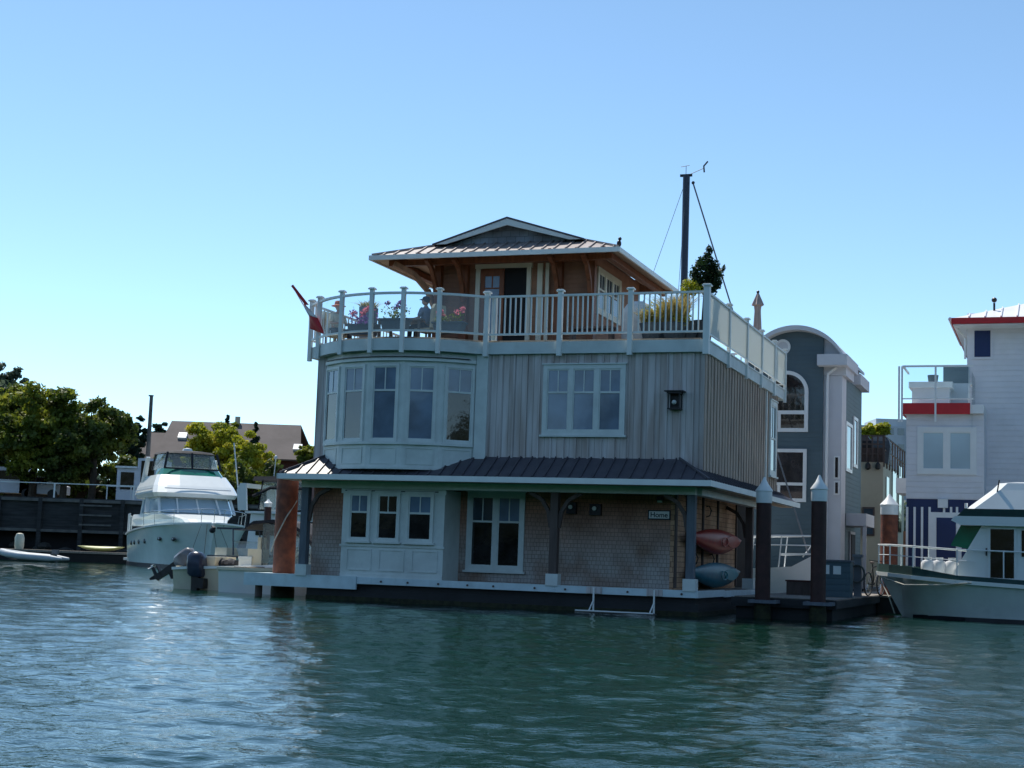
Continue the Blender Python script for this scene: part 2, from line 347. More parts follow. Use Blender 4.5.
# ------------------------------------------------------------------ sky, sun
w = bpy.data.worlds.new('World'); SC.world = w; w.use_nodes = True
nt = w.node_tree; bg = nt.nodes['Background']; sky = nt.nodes.new('ShaderNodeTexSky'); sky.sky_type = 'NISHITA'; sky.sun_disc = False
SUN_AZ, SUN_EL = math.radians(-30), math.radians(58)       # azimuth from +Y, negative = left
sky.sun_elevation = SUN_EL; sky.sun_rotation = SUN_AZ; sky.altitude = 0; sky.air_density = .62; sky.dust_density = .05; sky.ozone_density = 1.8
tint = nt.nodes.new('ShaderNodeMixRGB'); tint.blend_type = 'MULTIPLY'; tint.inputs[0].default_value = 1; tint.inputs['Color2'].default_value = (.97, 1.06, .97, 1)
nt.links.new(sky.outputs[0], tint.inputs['Color1']); nt.links.new(tint.outputs[0], bg.inputs[0]); bg.inputs[1].default_value = .15
sd_ = bpy.data.lights.new('sun', 'SUN'); sd_.energy = 4.0; sd_.angle = math.radians(.5); sd_.color = (1, .95, .86)
so = bpy.data.objects.new('sun', sd_); COL.objects.link(so)
sv = Vector((math.sin(SUN_AZ)*math.cos(SUN_EL), math.cos(SUN_AZ)*math.cos(SUN_EL), math.sin(SUN_EL)))
so.rotation_euler = sv.to_track_quat('Z', 'Y').to_euler(); so.location = (0, 0, 60)
SC.view_settings.view_transform = 'Standard'; SC.view_settings.look = 'None'; SC.view_settings.gamma = 1; SC.view_settings.exposure = EXPO = .50
SC.cycles.use_denoising = True; SC.cycles.max_bounces = 8; SC.cycles.transparent_max_bounces = 16; SC.cycles.sample_clamp_indirect = 4
SC.cycles.caustics_reflective = False; SC.cycles.caustics_refractive = False

# ------------------------------------------------------------------ water
def make_water():
    g = np.random.default_rng(3)
    ang = []; a = -180.0
    while a < 180:
        ang.append(a); a += .17 if -30 < a < 30 else 4.0
    ang = np.radians(np.array(ang)); rad = [1.2]
    while rad[-1] < 150: rad.append(rad[-1]*1.0055)
    while rad[-1] < 5000: rad.append(rad[-1]*1.3)
    rad = np.array(rad); A, Rr = np.meshgrid(ang, rad)
    X = Rr*np.sin(A); Y = Rr*np.cos(A); Z = np.zeros_like(X)
    for i in range(90):
        lam = 10**g.uniform(math.log10(.17), math.log10(1.8)); k = 2*math.pi/lam
        th = g.normal(math.radians(80), math.radians(48)); ph = g.uniform(0, 6.28)
        amp = .0018*lam**.6
        mod = 1+.6*np.sin(X*g.uniform(.05, .3)+Y*g.uniform(.03, .2)+g.uniform(0, 6))
        fade = np.clip(lam/(2.6*Rr*.0055)-.6, 0, 1)
        Z += amp*mod*fade*np.sin(k*(X*math.cos(th)+Y*math.sin(th))+ph)
    Z *= np.clip((220-Rr)/100, 0, 1)
    nr, na = X.shape
    vs = np.stack([X, Y, Z], -1).reshape(-1, 3)
    i, j = np.meshgrid(np.arange(nr-1), np.arange(na), indexing='ij'); j2 = (j+1) % na
    f = np.stack([i*na+j, (i+1)*na+j, (i+1)*na+j2, i*na+j2], -1).reshape(-1, 4)[:, ::-1]
    me = bpy.data.meshes.new('water'); me.vertices.add(len(vs)+1); me.vertices.foreach_set('co', np.append(vs, [[0, 0, 0]], 0).ravel())
    tri = np.stack([np.full(na, len(vs)), np.arange(na), (np.arange(na)+1) % na], -1)[:, [0, 2, 1]]
    nl = len(f)*4+len(tri)*3; me.loops.add(nl); me.loops.foreach_set('vertex_index', np.concatenate([f.ravel(), tri.ravel()]))
    me.polygons.add(len(f)+len(tri)); me.polygons.foreach_set('loop_start', np.concatenate([np.arange(len(f))*4, len(f)*4+np.arange(len(tri))*3]))
    me.polygons.foreach_set('use_smooth', np.ones(len(f)+len(tri), bool)); me.update(); me.validate()
    m = bpy.data.materials.new('harbour_water'); m.use_nodes = True; N = m.node_tree.nodes; L = m.node_tree.links; b = N['Principled BSDF']
    b.inputs['Roughness'].default_value = .035; b.inputs['IOR'].default_value = 1.333
    tc = N.new('ShaderNodeTexCoord')
    n1 = N.new('ShaderNodeTexNoise'); n1.inputs['Scale'].default_value = .05; n1.inputs['Detail'].default_value = 3; L.new(tc.outputs['Object'], n1.inputs['Vector'])
    rp = N.new('ShaderNodeValToRGB'); rp.color_ramp.elements[0].color = (.0015, .018, .011, 1); rp.color_ramp.elements[1].color = (.0025, .032, .017, 1)
    L.new(n1.outputs['Fac'], rp.inputs[0]); L.new(rp.outputs[0], b.inputs['Base Color'])
    mp = N.new('ShaderNodeMapping'); mp.inputs['Scale'].default_value = (1, 1.7, 1); L.new(tc.outputs['Object'], mp.inputs[0])
    n2 = N.new('ShaderNodeTexNoise'); n2.inputs['Scale'].default_value = 6.5; n2.inputs['Detail'].default_value = 3; n2.inputs['Roughness'].default_value = .55
    L.new(mp.outputs[0], n2.inputs['Vector'])
    bp = N.new('ShaderNodeBump'); bp.inputs['Strength'].default_value = .5; bp.inputs['Distance'].default_value = .022
    L.new(n2.outputs['Fac'], bp.inputs['Height']); L.new(bp.outputs[0], b.inputs['Normal'])
    me.materials.append(m); o = bpy.data.objects.new('water', me); COL.objects.link(o); tag(o, kind='structure')
make_water()

# ------------------------------------------------------------------ land behind the harbour
gm = mat('dry_ground', (.12, .10, .06), .95, .4, .3, bump=.5, bscale=3)
b = MB()
def land_z(x, y): return 4.42+.012*max(0, y-118)+.25*math.sin(x*.13)*math.sin(y*.09)*(1 if y > 122 else 0)
xs = [-700, -400, -200, -120]+[-100+5*i for i in range(60)]+[220, 320, 500, 900]; ys = [114.6, 118, 124, 130, 140, 155, 175, 200, 240, 300, 500, 1200, 3000]
for y in ys:
    for x in xs: b.v.append((x, y, land_z(x, y)))
nx = len(xs)
for j in range(len(ys)-1):
    for i in range(nx-1): b.f.append((j*nx+i, j*nx+i+1, (j+1)*nx+i+1, (j+1)*nx+i))
k0 = len(b.v)
for x in xs: b.v.append((x, 114.6, -2))
for i in range(nx-1): b.f.append((k0+i, k0+i+1, i+1, i))
tag(b.build('ground', gm), kind='structure')

# ------------------------------------------------------------------ THE HOUSEBOAT
hb = HT('houseboat', 'three-storey grey cedar houseboat with a curved bay and a railed roof deck', 'houseboat', (-5.2, 5.5, 0))
P = hb.part
# float
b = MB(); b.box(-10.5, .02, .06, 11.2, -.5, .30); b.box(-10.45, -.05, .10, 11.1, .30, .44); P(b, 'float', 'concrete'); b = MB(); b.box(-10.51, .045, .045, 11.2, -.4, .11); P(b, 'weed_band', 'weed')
b = MB(); b.box(-10.55, -.25, -.02, 11.2, .44, .60); P(b, 'porch_floor', 'dock')
b = MB(); b.box(-9.0, .0, -.06, -.022, .45, .625)
for i in range(9): b.box(-8.6+i*1.0, -8.58+i*1.0, -.066, -.06, .46, .62)
b.box(.003, .04, -.06, 3.1, .45, .622); b.box(.003, .035, 3.12, 9, .43, .60)
P(b, 'fascia', 'fascia')
b = MB(); b.box(-12.3, -9.003, -.10, -.02, .30, .635); b.box(-12.3, -10.56, -.02, 1.2, .545, .625); b.box(-12.3, -12.22, -.02, 1.2, .3, .54)
P(b, 'gangway', 'fascia')
b = MB()
for x in [-8.3, -7.55, -6.7, -5.9, -5.2, -4.1, -3.3, -1.7, -.35]:
    b.tube([(x, -.062, .53), (x, -.085, .53)], .028, 8)
P(b, 'bolt_heads', 'dark_wood')
b = MB(); b.tube([(-12.0, .2, .3), (-12.0, .2, -1)], .10, 10); P(b, 'stub_pile', 'dark_wood')
# lower storey
b = MB(); b.box(-10.15, -.95, 1.1, 8.8, .6, 3.3); b.box(-10.52, -9.5, .26, 8.8, .6, 3.3); P(b, 'lower_wall', 'shingle')
b = MB(); b.box(-.95, -.85, 1.102, 8.8, .6, 3.3)
P(b, 'side_wall', 'shingle_lit')
b = MB()
for y in (2.3, 4.2, 6.1, 8.72): b.box(-.85, -.80, y, y+.10, .65, 3.05)
b.box(-.85, -.8, 1.11, 1.25, .65, 3.05)
P(b, 'wall_strap', 'dark_wood')
b = MB(); b.box(-3.2, -.96, 8.81, 11.0, .6, 3.3); P(b, 'rear_wall', 'void')  # near-black colour paints the shade of the rear recess
# lower bay
b = MB(); b.box(-9.52, -6.63, .0, 1.098, .60, 2.93); b.box(-9.56, -6.59, -.03, 0.002, 1.42, 1.47)
b.box(-9.56, -6.59, -.04, .0, 2.80, 2.93); b.box(-9.52, -6.63, -.02, .002, .605, .72)
for i in range(3):
    x0 = -9.36+i*.93; x1 = x0+.72
    for (a0, a1, c0, c1) in ((x0, x1, .80, .83), (x0, x1, 1.33, 1.36), (x0, x0+.03, .83, 1.33), (x1-.03, x1, .83, 1.33)): b.box(a0, a1, -.018, .001, c0, c1)
lb = P(b, 'lower_bay', 'trim')
b = MB(); b.box(-9.44, -6.8, -.065, -.041, 2.86, 2.885); P(b, 'drip_cap', 'black', lb)
for x0, x1 in ((-9.29, -8.77), (-8.49, -7.93), (-7.63, -6.98)):
    window(hb, frame_T((x0-.06, -.001, 1.56), (1,0,0), (0,-1,0)), x1-x0+.12, 1.28, 1, .6, .065, panes=[('glass_dark' if x0 < -8 and x0 > -9 else 'blind_sky', 'glass_dark')], parent=lb, sill=True)  # outer upper sashes get a painted blue reflection
# double window of the porch wall
window(hb, frame_T((-6.42, 1.1, .90), (1,0,0), (0,-1,0)), 1.60, 2.05, 2, .64, .12, panes=[('glass', 'glass_dark'), ('blind_sky', 'glass_dark')])  # right upper sash gets a painted blue reflection
# upper storey wall with battens
b = MB(); b.box(-10.45, .07, 0, 10.35, 3.3, 6.43)
g = random.Random(5)
x = -5.55
while x < .0:
    if not (-4.12 < x+.02 < -1.83): b.box(x, x+.045, -.034, 0.001, 3.4, 6.42)
    else: b.box(x, x+.045, -.034, 0.001, 3.4, 4.30); b.box(x, x+.045, -.034, 0.001, 6.2, 6.42)
    x += .33+g.uniform(-.02, .02)
b.box(0.0, .095, -.028, .0, 3.4, 6.42)
x = -10.42
P(b, 'upper_wall', 'board')
b = MB(); y = 0.05
b.box(.071, .074, .0, 10.35, 3.31, 6.42)
while y < 10.2: b.box(.07, .105, y, y+.05, 3.4, 6.42); y += .36
P(b, 'side_battens', 'board_side')
b = MB(); b.box(.0, .11, 8.3, 8.42, 3.4, 6.42); P(b, 'corner_trim', 'trim')
window(hb, frame_T((-4.06, 0, 4.37), (1,0,0), (0,-1,0)), 2.16, 1.78, 3, .62, .11, panes=['blind_sky']*3)
window(hb, frame_T((.1, 8.75, 3.95), (0,1,0), (1,0,0)), 1.1, 2.25, 1, .5, .14)
# upper curved bay
cxb, cyb, Rb = -8.03, 1.98, 2.93
angs = [math.radians(-47.8+i*19.1) for i in range(6)]
pts = [(cxb+Rb*math.sin(a), cyb-Rb*math.cos(a)) for a in angs]
pts[-1] = (pts[-1][0]+.02, pts[-1][1])
poly = [(p[0], p[1]) for p in pts]+[(pts[-1][0]+.12, .002), (-10.2, .002)]
arc = lambda Rr, n, a0, a1: [(cxb+Rr*math.sin(math.radians(a0+(a1-a0)*i/n)), cyb-Rr*math.cos(math.radians(a0+(a1-a0)*i/n))) for i in range(n+1)]
b = MB(); b.prism(poly, 'z', 3.43, 6.425)
pl = arc(Rb+.05, 16, -45, 46)
b.prism(pl+[(pl[-1][0], .01), (pl[0][0], .01)], 'z', 4.03, 4.10)
b.prism(arc(Rb+.03, 16, -45, 46)+[(pl[-1][0], .01), (pl[0][0], .01)], 'z', 3.40, 3.47)
b.prism(arc(Rb+.07, 16, -45, 46)+[(pl[-1][0], .01), (pl[0][0], .01)], 'z', 6.18, 6.26)
b.box(pts[-1][0]-.02, pts[-1][0]+.30, -.10, .002, 3.5, 6.42)
for i in range(5):
    p0, p1 = Vector((*pts[i], 0)), Vector((*pts[i+1], 0)); u = (p1-p0).normalized(); n = Vector((u.y, -u.x, 0)); wd = (p1-p0).length
    T = frame_T((p0.x, p0.y, 0), u, n); q = MB(T); a0, a1 = .12, wd-.12
    for (e0, e1, c0, c1) in ((a0, a1, 3.53, 3.555), (a0, a1, 3.93, 3.955), (a0, a0+.025, 3.555, 3.93), (a1-.025, a1, 3.555, 3.93)): q.box(e0, e1, -.002, .02, c0, c1)
    b.v += [tuple(v) for v in q.v]; n0 = len(b.v)-len(q.v); b.f += [tuple(n0+k for k in f) for f in q.f]
ub = P(b, 'upper_bay', 'trim')
b = MB(); pl2 = arc(Rb+.10, 16, -42, 42); b.prism(pl2+[(pl2[-1][0], .05), (pl2[0][0], .05)], 'z', 6.262, 6.285); P(b, 'drip_cap', 'black', ub)
for i in range(5):
    p0, p1 = Vector((*pts[i], 0)), Vector((*pts[i+1], 0)); u = (p1-p0).normalized(); n = Vector((u.y, -u.x, 0)); wd = (p1-p0).length
    o = p0+u*.10; window(hb, frame_T((o.x, o.y, 4.10), u, n), wd-.20, 2.0, 1, .67, .06, panes=[[('blind_sky', 'glass_dark'), ('blind_sky', 'glass'), ('blind_sky', 'blind_sky'), ('blind_sky', 'blind_sky'), ('blind_sky', 'glass_dark')][i]], parent=ub, sill=False)
# porch roof
ez = 3.25
b = MB()
A = (-10.95, -.9, ez); B = (.45, -.9, ez); Cc = (-.5, .0, 3.80); D = (-10.0, .0, 3.80)
b.slab([A, B, Cc, D], .05)
rx = [B, (.62, 11.1, ez-.02), (.07, 11.1, ez+.28), (.07, 0, ez+.28), Cc]
b.slab(rx, .05); b.slab([A, D, (-10.45, 0, ez+.30), (-10.45, 11.1, ez+.30), (-10.95, 11.1, ez)], .05)
def seam(b, p, q, w=.03, h=.035): b.bar(Vector(p)+Vector((0,0,h/2)), Vector(q)+Vector((0,0,h/2)), w, h)
x = -10.8
while x < .4:
    t = 1.0
    if x > -.5: t = (.45-x)/.95
    if x < -10.0: t = (x+10.95)/.95
    if t > .05: seam(b, (x, -.9, ez), (x, -.9+.9*t, ez+.55*t))
    x += .31
seam(b, B, Cc, .06, .05); seam(b, A, D, .06, .05)
y = -.5
while y < 11:
    t = 1.0; x1 = .07 if y > -.52 else .3
    seam(b, (.47, y, ez+.0), (.08, max(y, -.5), ez+.27)); seam(b, (-10.95, y, ez), (-10.46, y, ez+.29)); y += .31
P(b, 'porch_roof', 'roof')
b = MB()
b.bar((-11.0, -.935, ez-.075), (.50, -.935, ez-.075), .05, .14); b.bar((.485, -.96, ez-.075), (.655, 11.1, ez-.095), .05, .14); b.bar((-10.985, -.96, ez-.075), (-10.985, 11.1, ez-.075), .05, .14)
P(b, 'gutter', 'rail')
b = MB(); b.box(-10.95, .45, -.9, -.12, 3.11, 3.13); b.box(.10, .46, -.12, 11, 3.08, 3.10); b.box(-10.9, -.1, -.12, 1.1, 3.14, 3.16)
P(b, 'soffit', 'soffit')
b = MB(); b.box(-10.7, -.05, -.14, .10, 2.93, 3.11); b.box(-.18, .06, .11, 9.0, 2.93, 3.11)
P(b, 'porch_beam', 'trim')
for (x, y, k) in ((-10.60, .0, 'post'), (-3.66, .05, 'dark_wood'), (-.17, .05, 'post'), (-.17, 7.4, 'dark_wood')):
    b = MB(); b.box(x-.10, x+.10, y-.1, y+.1, .9, 2.93); pp = P(b, 'porch_post', k)
    b = MB(); b.box(x-.16, x+.16, y-.14, y+.14, .605, .90); P(b, 'post_base', 'trim', pp)
    for sg in (-1, 1):
        if x < -10 and sg < 0: continue
        if x > -.5 and sg > 0: continue
        b = MB(); q = [(x+sg*.10, y, 2.05), (x+sg*.17, y, 2.45), (x+sg*.36, y, 2.75), (x+sg*.68, y, 2.92)]
        for i in range(3): b.bar(q[i], q[i+1], .10, .09)
        P(b, 'bracket', 'dark_wood', pp)
# upper deck band: curved over the bay
RD = 3.13
arcD = arc(RD, 20, -50.5, 50.5)
L0 = [(-10.86, .02)]
def offset_band(Rr, d):
    a = arc(Rr, 22, -49.5, 49.5)
    return [(-10.84-d, 3.0), (-10.84-d, .36)]+[p for p in a if p[1] < -.10]+[(-5.60, -.12-d), (.14+d, -.12-d), (.14+d, 11.25), (-10.82-d, 11.25)]
b = MB(); b.prism(offset_band(RD, 0), 'z', 6.43, 6.735); P(b, 'deck_band', 'band')
b = MB(); b.prism(offset_band(RD-.18, -.18), 'z', 6.737, 6.80); P(b, 'deck_floor', 'dock')
b = MB(); b.box(.12, .165, -.1, 11.2, 6.735, 6.765); P(b, 'deck_edge_trim', 'rail')
# railings
def rail_post(x, y, s=.10, top=8.0, bot=6.36):
    b = MB(); b.box(x-s/2, x+s/2, y-s/2, y+s/2, bot, top); b.box(x-s/2-.035, x+s/2+.035, y-s/2-.035, y+s/2+.035, top, top+.035)
    b.box(x-s/2-.015, x+s/2+.015, y-s/2-.015, y+s/2+.015, top+.035, top+.055); P(b, 'railing_post', 'rail')
apx = [Vector((-10.90, .36)), Vector((-10.42, -.12))]
for a in (-25.6, -6.8, 9.2, 26.0): apx.append(Vector((cxb+(RD+.03)*math.sin(math.radians(a)), cyb-(RD+.03)*math.cos(math.radians(a)))))
apx.append(Vector((-5.60, -.17)))
for i, p in enumerate(apx): rail_post(p.x, p.y, .12 if i == 6 else .10)
def curve_between(i, n=5):
    if i in (0,): return [apx[0], apx[1]]
    def pt(a): return Vector((cxb+(RD+.03)*math.sin(a), cyb-(RD+.03)*math.cos(a)))
    A0 = math.atan2(apx[i].x-cxb, cyb-apx[i].y); A1 = math.atan2(apx[i+1].x-cxb, cyb-apx[i+1].y)
    r0 = (apx[i]-Vector((cxb, cyb))).length; r1 = (apx[i+1]-Vector((cxb, cyb))).length
    out = []
    for k in range(n+1):
        t = k/n; a = A0+(A1-A0)*t; r = r0+(r1-r0)*t; out.append(Vector((cxb+r*math.sin(a), cyb-r*math.cos(a))))
    return out
for i in range(6):
    c = curve_between(i); b = MB()
    for k in range(len(c)-1):
        b.bar((*c[k], 7.90), (*c[k+1], 7.90), .07, .06)
    if i == 0:
        for t in (.25, .5, .75): q = c[0].lerp(c[1], t); b.box(q.x-.012, q.x+.012, q.y-.012, q.y+.012, 6.95, 7.88)
    r_ = P(b, 'handrail', 'rail'); b = MB()
    for k in range(len(c)-1): b.bar((*c[k], 6.93), (*c[k+1], 6.93), .05, .05)
    P(b, 'bottom_rail', 'rail')
    if i > 0:
        b = MB()
        b.loft([[Vector((q.x, q.y-.004, 6.955)), Vector((q.x, q.y+.004, 6.955)), Vector((q.x, q.y+.004, 7.87)), Vector((q.x, q.y-.004, 7.87))] for q in c])
        P(b, 'glass_panel', 'clear', r_)
fx = [-5.60, -3.62, -1.78, .15]
for x in fx[1:]: rail_post(x, -.17, .12 if x < 0 else .15, 8.0 if x < 0 else 8.04)
b = MB(); b.box(-5.50, -5.38, -.10, .02, 6.8, 7.95); P(b, 'railing_post', 'rail')
for i in range(3):
    x0, x1 = fx[i]+.07, fx[i+1]-.07; b = MB(); b.box(x0, x1, -.21, -.13, 7.88, 7.93); b.box(x0, x1, -.19, -.15, 6.90, 6.95)
    n = 12
    for k in range(1, n+1): xx = x0+(x1-x0)*k/(n+1); b.box(xx-.017, xx+.017, -.187, -.153, 6.95, 7.88)
    P(b, 'balustrade', 'rail')
sy = [-.17, 2.5, 4.9, 7.1, 9.2, 11.1]
for y in sy[1:]: rail_post(.15, y, .09)
for i in range(5):
    y0, y1 = sy[i]+.07, sy[i+1]-.05; b = MB(); b.box(.12, .18, y0, y1, 7.88, 7.93); r_ = P(b, 'handrail', 'rail'); b = MB(); b.box(.13, .17, y0, y1, 6.88, 6.92); P(b, 'bottom_rail', 'rail')
    b = MB(); b.box(.146, .154, y0, y1, 6.92, 7.88); P(b, 'privacy_panel', 'frost', r_)
# left side railing (seen through the bay glass), far side
b = MB(); b.box(-10.9, -10.84, .45, 11.1, 7.88, 7.93); b.box(-10.89, -10.85, .45, 11.1, 6.9, 6.94)
y = .6
while y < 11.1: b.box(-10.885, -10.855, y-.015, y+.015, 6.94, 7.88); y += .22
P(b, 'balustrade', 'rail')
b = MB(); b.box(-10.8, .1, 11.05, 11.1, 7.88, 7.93); b.box(-10.8, .1, 11.05, 11.1, 6.9, 6.94)
x = -10.7
while x < .1: b.box(x-.015, x+.015, 11.06, 11.09, 6.94, 7.88); x += .22
P(b, 'balustrade', 'rail')
# penthouse
b = MB(); b.box(-8.15, -3.70, 2.6, 7.7, 6.8, 9.63); P(b, 'penthouse_wall', 'siding')
b = MB()   # door casing + door + dark sheet painted as the unlit opening
dx0, dx1 = -7.0, -5.38
b.box(dx0, dx0+.13, 2.52, 2.6, 6.8, 9.38); b.box(dx1-.12, dx1, 2.52, 2.6, 6.8, 9.30); b.box(dx0-.02, dx1+.03, 2.51, 2.6, 9.20, 9.42); P(b, 'door_casing', 'cream_trim')
b = MB(); b.box(-6.17, dx1-.12, 2.585, 2.598, 6.8, 9.2); P(b, 'doorway', 'void')
b = MB(); X0, X1 = -6.86, -6.17; Z0, Z1 = 6.82, 9.18; t = .13
b.box(X0, X0+t, 2.54, 2.585, Z0, Z1); b.box(X1-t, X1, 2.54, 2.585, Z0, Z1); b.box(X0+t, X1-t, 2.54, 2.585, Z0, Z0+.25); b.box(X0+t, X1-t, 2.54, 2.585, Z1-.2, Z1); b.box(X0+t, X1-t, 2.55, 2.58, 8.62, 8.66); b.box((X0+X1)/2-.015, (X0+X1)/2+.015, 2.55, 2.58, 8.66, Z1-.2)
dr = P(b, 'door', 'cedar'); b = MB(); b.box(X0+t-.01, X1-t+.01, 2.562, 2.572, Z0+.2, Z1-.19); P(b, 'pane', 'blind_sky', dr)
b = MB(); b.tube([(X1-.06, 2.54, 7.85), (X1-.06, 2.49, 7.85), (X1-.16, 2.49, 7.85)], .012, 6); P(b, 'handle', 'black', dr)
window(hb, frame_T((-3.70, 3.2, 8.0), (0,1,0), (1,0,0)), 2.35, 1.30, 3, .55, .15, frame='cream_trim', sill=False)
b = MB(); b.box(-5.2, -5.05, 2.54, 2.6, 6.8, 9.3); b.box(-4.95, -4.85, 2.50, 2.6, 6.8, 9.3); P(b, 'pilaster', 'cream_trim')
b = MB()
for x in (-7.65, -5.1): pass
# posts and curved brackets of the penthouse
for (x, y) in ((-8.1, 2.5), (-7.3, 2.5), (-4.55, 2.5), (-3.62, 2.5)):
    q = MB(); q.box(x-.10, x+.10, y-.1, y+.098, 6.8, 9.45); pp = P(q, 'penthouse_post', 'cedar')
    q = MB(); c = [(x, y-.09, 8.25), (x, y-.25, 8.75), (x, y-.55, 9.15), (x, y-.95, 9.32)]
    for i in range(3): q.bar(c[i], c[i+1], .11, .12)
    P(q, 'bracket', 'cedar', pp)
q = MB(); c = [(-8.2, 2.5, 8.15), (-8.35, 2.3, 8.6), (-8.65, 2.0, 9.0), (-9.1, 1.65, 9.25)]
for i in range(3): q.bar(c[i], c[i+1], .13, .14)
P(q, 'corner_bracket', 'cedar_lt')
q = MB(); q.box(-9.35, -2.9, 1.85, 2.03, 9.22, 9.38); q.box(-3.05, -2.9, 2.03, 7.8, 9.22, 9.38); q.box(-9.3, -9.12, 2.03, 7.8, 9.22, 9.38)
x = -9.0
while x < -2.9: q.box(x-.04, x+.04, 1.42, 2.6, 9.385, 9.47); x += .75
P(q, 'eave_beam', 'cedar')
# penthouse roof: front skirt hip + gable running back
ex0, ex1, ey0, ey1, ezz = -9.68, -2.60, 1.40, 8.0, 9.44
gx0, gx1, gy, gz, px_, pz = -8.02, -3.85, 2.35, 9.86, -5.95, 10.50
b = MB()
b.slab([(ex0, ey0, ezz), (ex1, ey0, ezz), (gx1, gy, gz), (gx0, gy, gz)], .06)
b.slab([(ex1, ey0, ezz), (ex1, ey1, ezz), (gx1, ey1, gz), (gx1, gy, gz)], .06); b.slab([(ex0, ey0, ezz), (gx0, gy, gz), (gx0, ey1, gz), (ex0, ey1, ezz)], .06)
x = ex0+.35
while x < ex1-.1:
    t = 1.0
    if x > gx1: t = (ex1-x)/(ex1-gx1)
    if x < gx0: t = (x-ex0)/(gx0-ex0)
    xo = (x-px_)*.0
    if t > .05: seam(b, (x, ey0, ezz), (x, ey0+(gy-ey0)*t, ezz+(gz-ezz)*t), .035, .04)
    x += .33
y = ey0+.5
while y < ey1:
    t = min(1, (y-ey0)/(gy-ey0)); seam(b, (ex1, y, ezz), (ex1+(gx1-ex1)*t, y, ezz+(gz-ezz)*t)); seam(b, (ex0, y, ezz), (ex0+(gx0-ex0)*t, y, ezz+(gz-ezz)*t)); y += .35
seam(b, (ex1, ey0, ezz), (gx1, gy, gz), .06, .05); seam(b, (ex0, ey0, ezz), (gx0, gy, gz), .06, .05)
P(b, 'penthouse_skirt_roof', 'roof_hi')
b = MB(); gyf = gy-.35
b.slab([(gx1+.12, gyf, gz-.02), (gx1+.12, ey1, gz-.02), (px_, ey1, pz+.02), (px_, gyf, pz+.02)], .05); b.slab([(gx0-.12, gyf, gz-.02), (px_, gyf, pz+.02), (px_, ey1, pz+.02), (gx0-.12, ey1, gz-.02)], .05)
P(b, 'gable_roof', 'roof')
b = MB(); b.prism([(ex0+.1, 9.3), (ex1-.1, 9.3), (ex1-.15, 9.4), (px_, pz-.1), (ex0+.15, 9.4)], 'y', 7.72, 7.8); P(b, 'rear_gable', 'siding')
b = MB(); b.prism([(gx0+.25, gz-.02), (gx1-.25, gz-.02), (px_, pz-.10)], 'y', gy+.0, gy+.1); P(b, 'gable_wall', 'shingle_blue')
b = MB(); b.bar((gx0-.10, gyf+.02, gz-.10), (px_+.0, gyf+.02, pz-.06), .05, .17, (0,1,0)) if False else None
for (xa, xb) in ((gx0-.10, px_), (gx1+.10, px_)):
    b.prism([(xa, gz-.04), (xb, pz-.035), (xb, pz-.21), (xa+(xb-xa)*.18, gz-.04)], 'y', gyf+.01, gyf+.06)
P(b, 'bargeboard', 'trim')
b = MB(); b.bar((ex0-.06, ey0-.03, ezz-.07), (ex1+.05, ey0-.03, ezz-.07), .05, .13); b.bar((ex1+.03, ey0-.05, ezz-.07), (ex1+.03, ey1, ezz-.07), .05, .13); b.bar((ex0-.03, ey0-.05, ezz-.07), (ex0-.03, ey1, ezz-.07), .05, .13)
P(b, 'eave_gutter', 'rail')
b = MB(); b.slab([(ex0, ey0, ezz-.07), (ex1, ey0, ezz-.07), (-3.6, 2.55, 9.6), (-8.2, 2.55, 9.6)], .02)
b.slab([(ex1, ey0, ezz-.07), (ex1, ey1, ezz-.07), (-3.6, ey1, 9.6), (-3.6, 2.55, 9.6)], .02); b.slab([(ex0, ey0, ezz-.07), (-8.2, 2.55, 9.6), (-8.2, ey1, 9.6), (ex0, ey1, ezz-.07)], .02)
P(b, 'eave_soffit', 'soffit')

# fixtures on the houseboat
def lamp_cam(x, z):
    t = HT('wall_lantern', 'square black flat-capped wall lantern right of the triple window', 'wall lamp', (x, 0, z))
    b = MB(); b.box(x-.17, x+.17, -.30, -.02, z+.19, z+.23); b.box(x-.26+.02, x+.24, -.34, -.022, z+.231, z+.26); b.box(x-.15, x+.15, -.03, 0, z-.2, z+.19)
    for sx in (-.15, .125):
        for yy in (-.28, -.055): b.box(x+sx, x+sx+.025, yy, yy+.025, z-.18, z+.19)
    b.box(x-.16, x+.16, -.29, -.03, z-.2, z-.17); t.part(b, 'housing', 'black')
    b = MB(); b.ball((x-.02, -.17, z-.02), .06); t.part(b, 'bulb', 'lamp_glass', smooth=True)
lamp_cam(-.60, 5.2)
for i, (x, z, lab) in enumerate(((-3.54, 2.585, 'left of two black electricity meters on the porch wall'), (-2.90, 2.56, 'right of two black electricity meters on the porch wall, nearer the sign'))):
    t = HT('electricity_meter', lab, 'meter', (x, 1.1, z), 'electricity meters on the shingled wall')
    b = MB(); b.box(x-.13-.02*i, x+.13+.02*i, .98, 1.1, z-.15, z+.14); t.part(b, 'meter_box', 'black')
    b = MB(); b.tube([(x-.01, .98, z+.02), (x-.01, .93, z+.02)], .055, 14); t.part(b, 'dial', 'lamp_glass')
t = HT('name_sign', 'small white sign reading Home on the right end of the porch wall', 'sign', (-1.24, 1.1, 2.46))
b = MB(); b.box(-1.53, -.95, 1.06, 1.1, 2.34, 2.58); t.part(b, 'sign_border', 'black')
b = MB(); b.box(-1.50, -.98, 1.05, 1.061, 2.37, 2.55); t.part(b, 'sign_board', 'white')
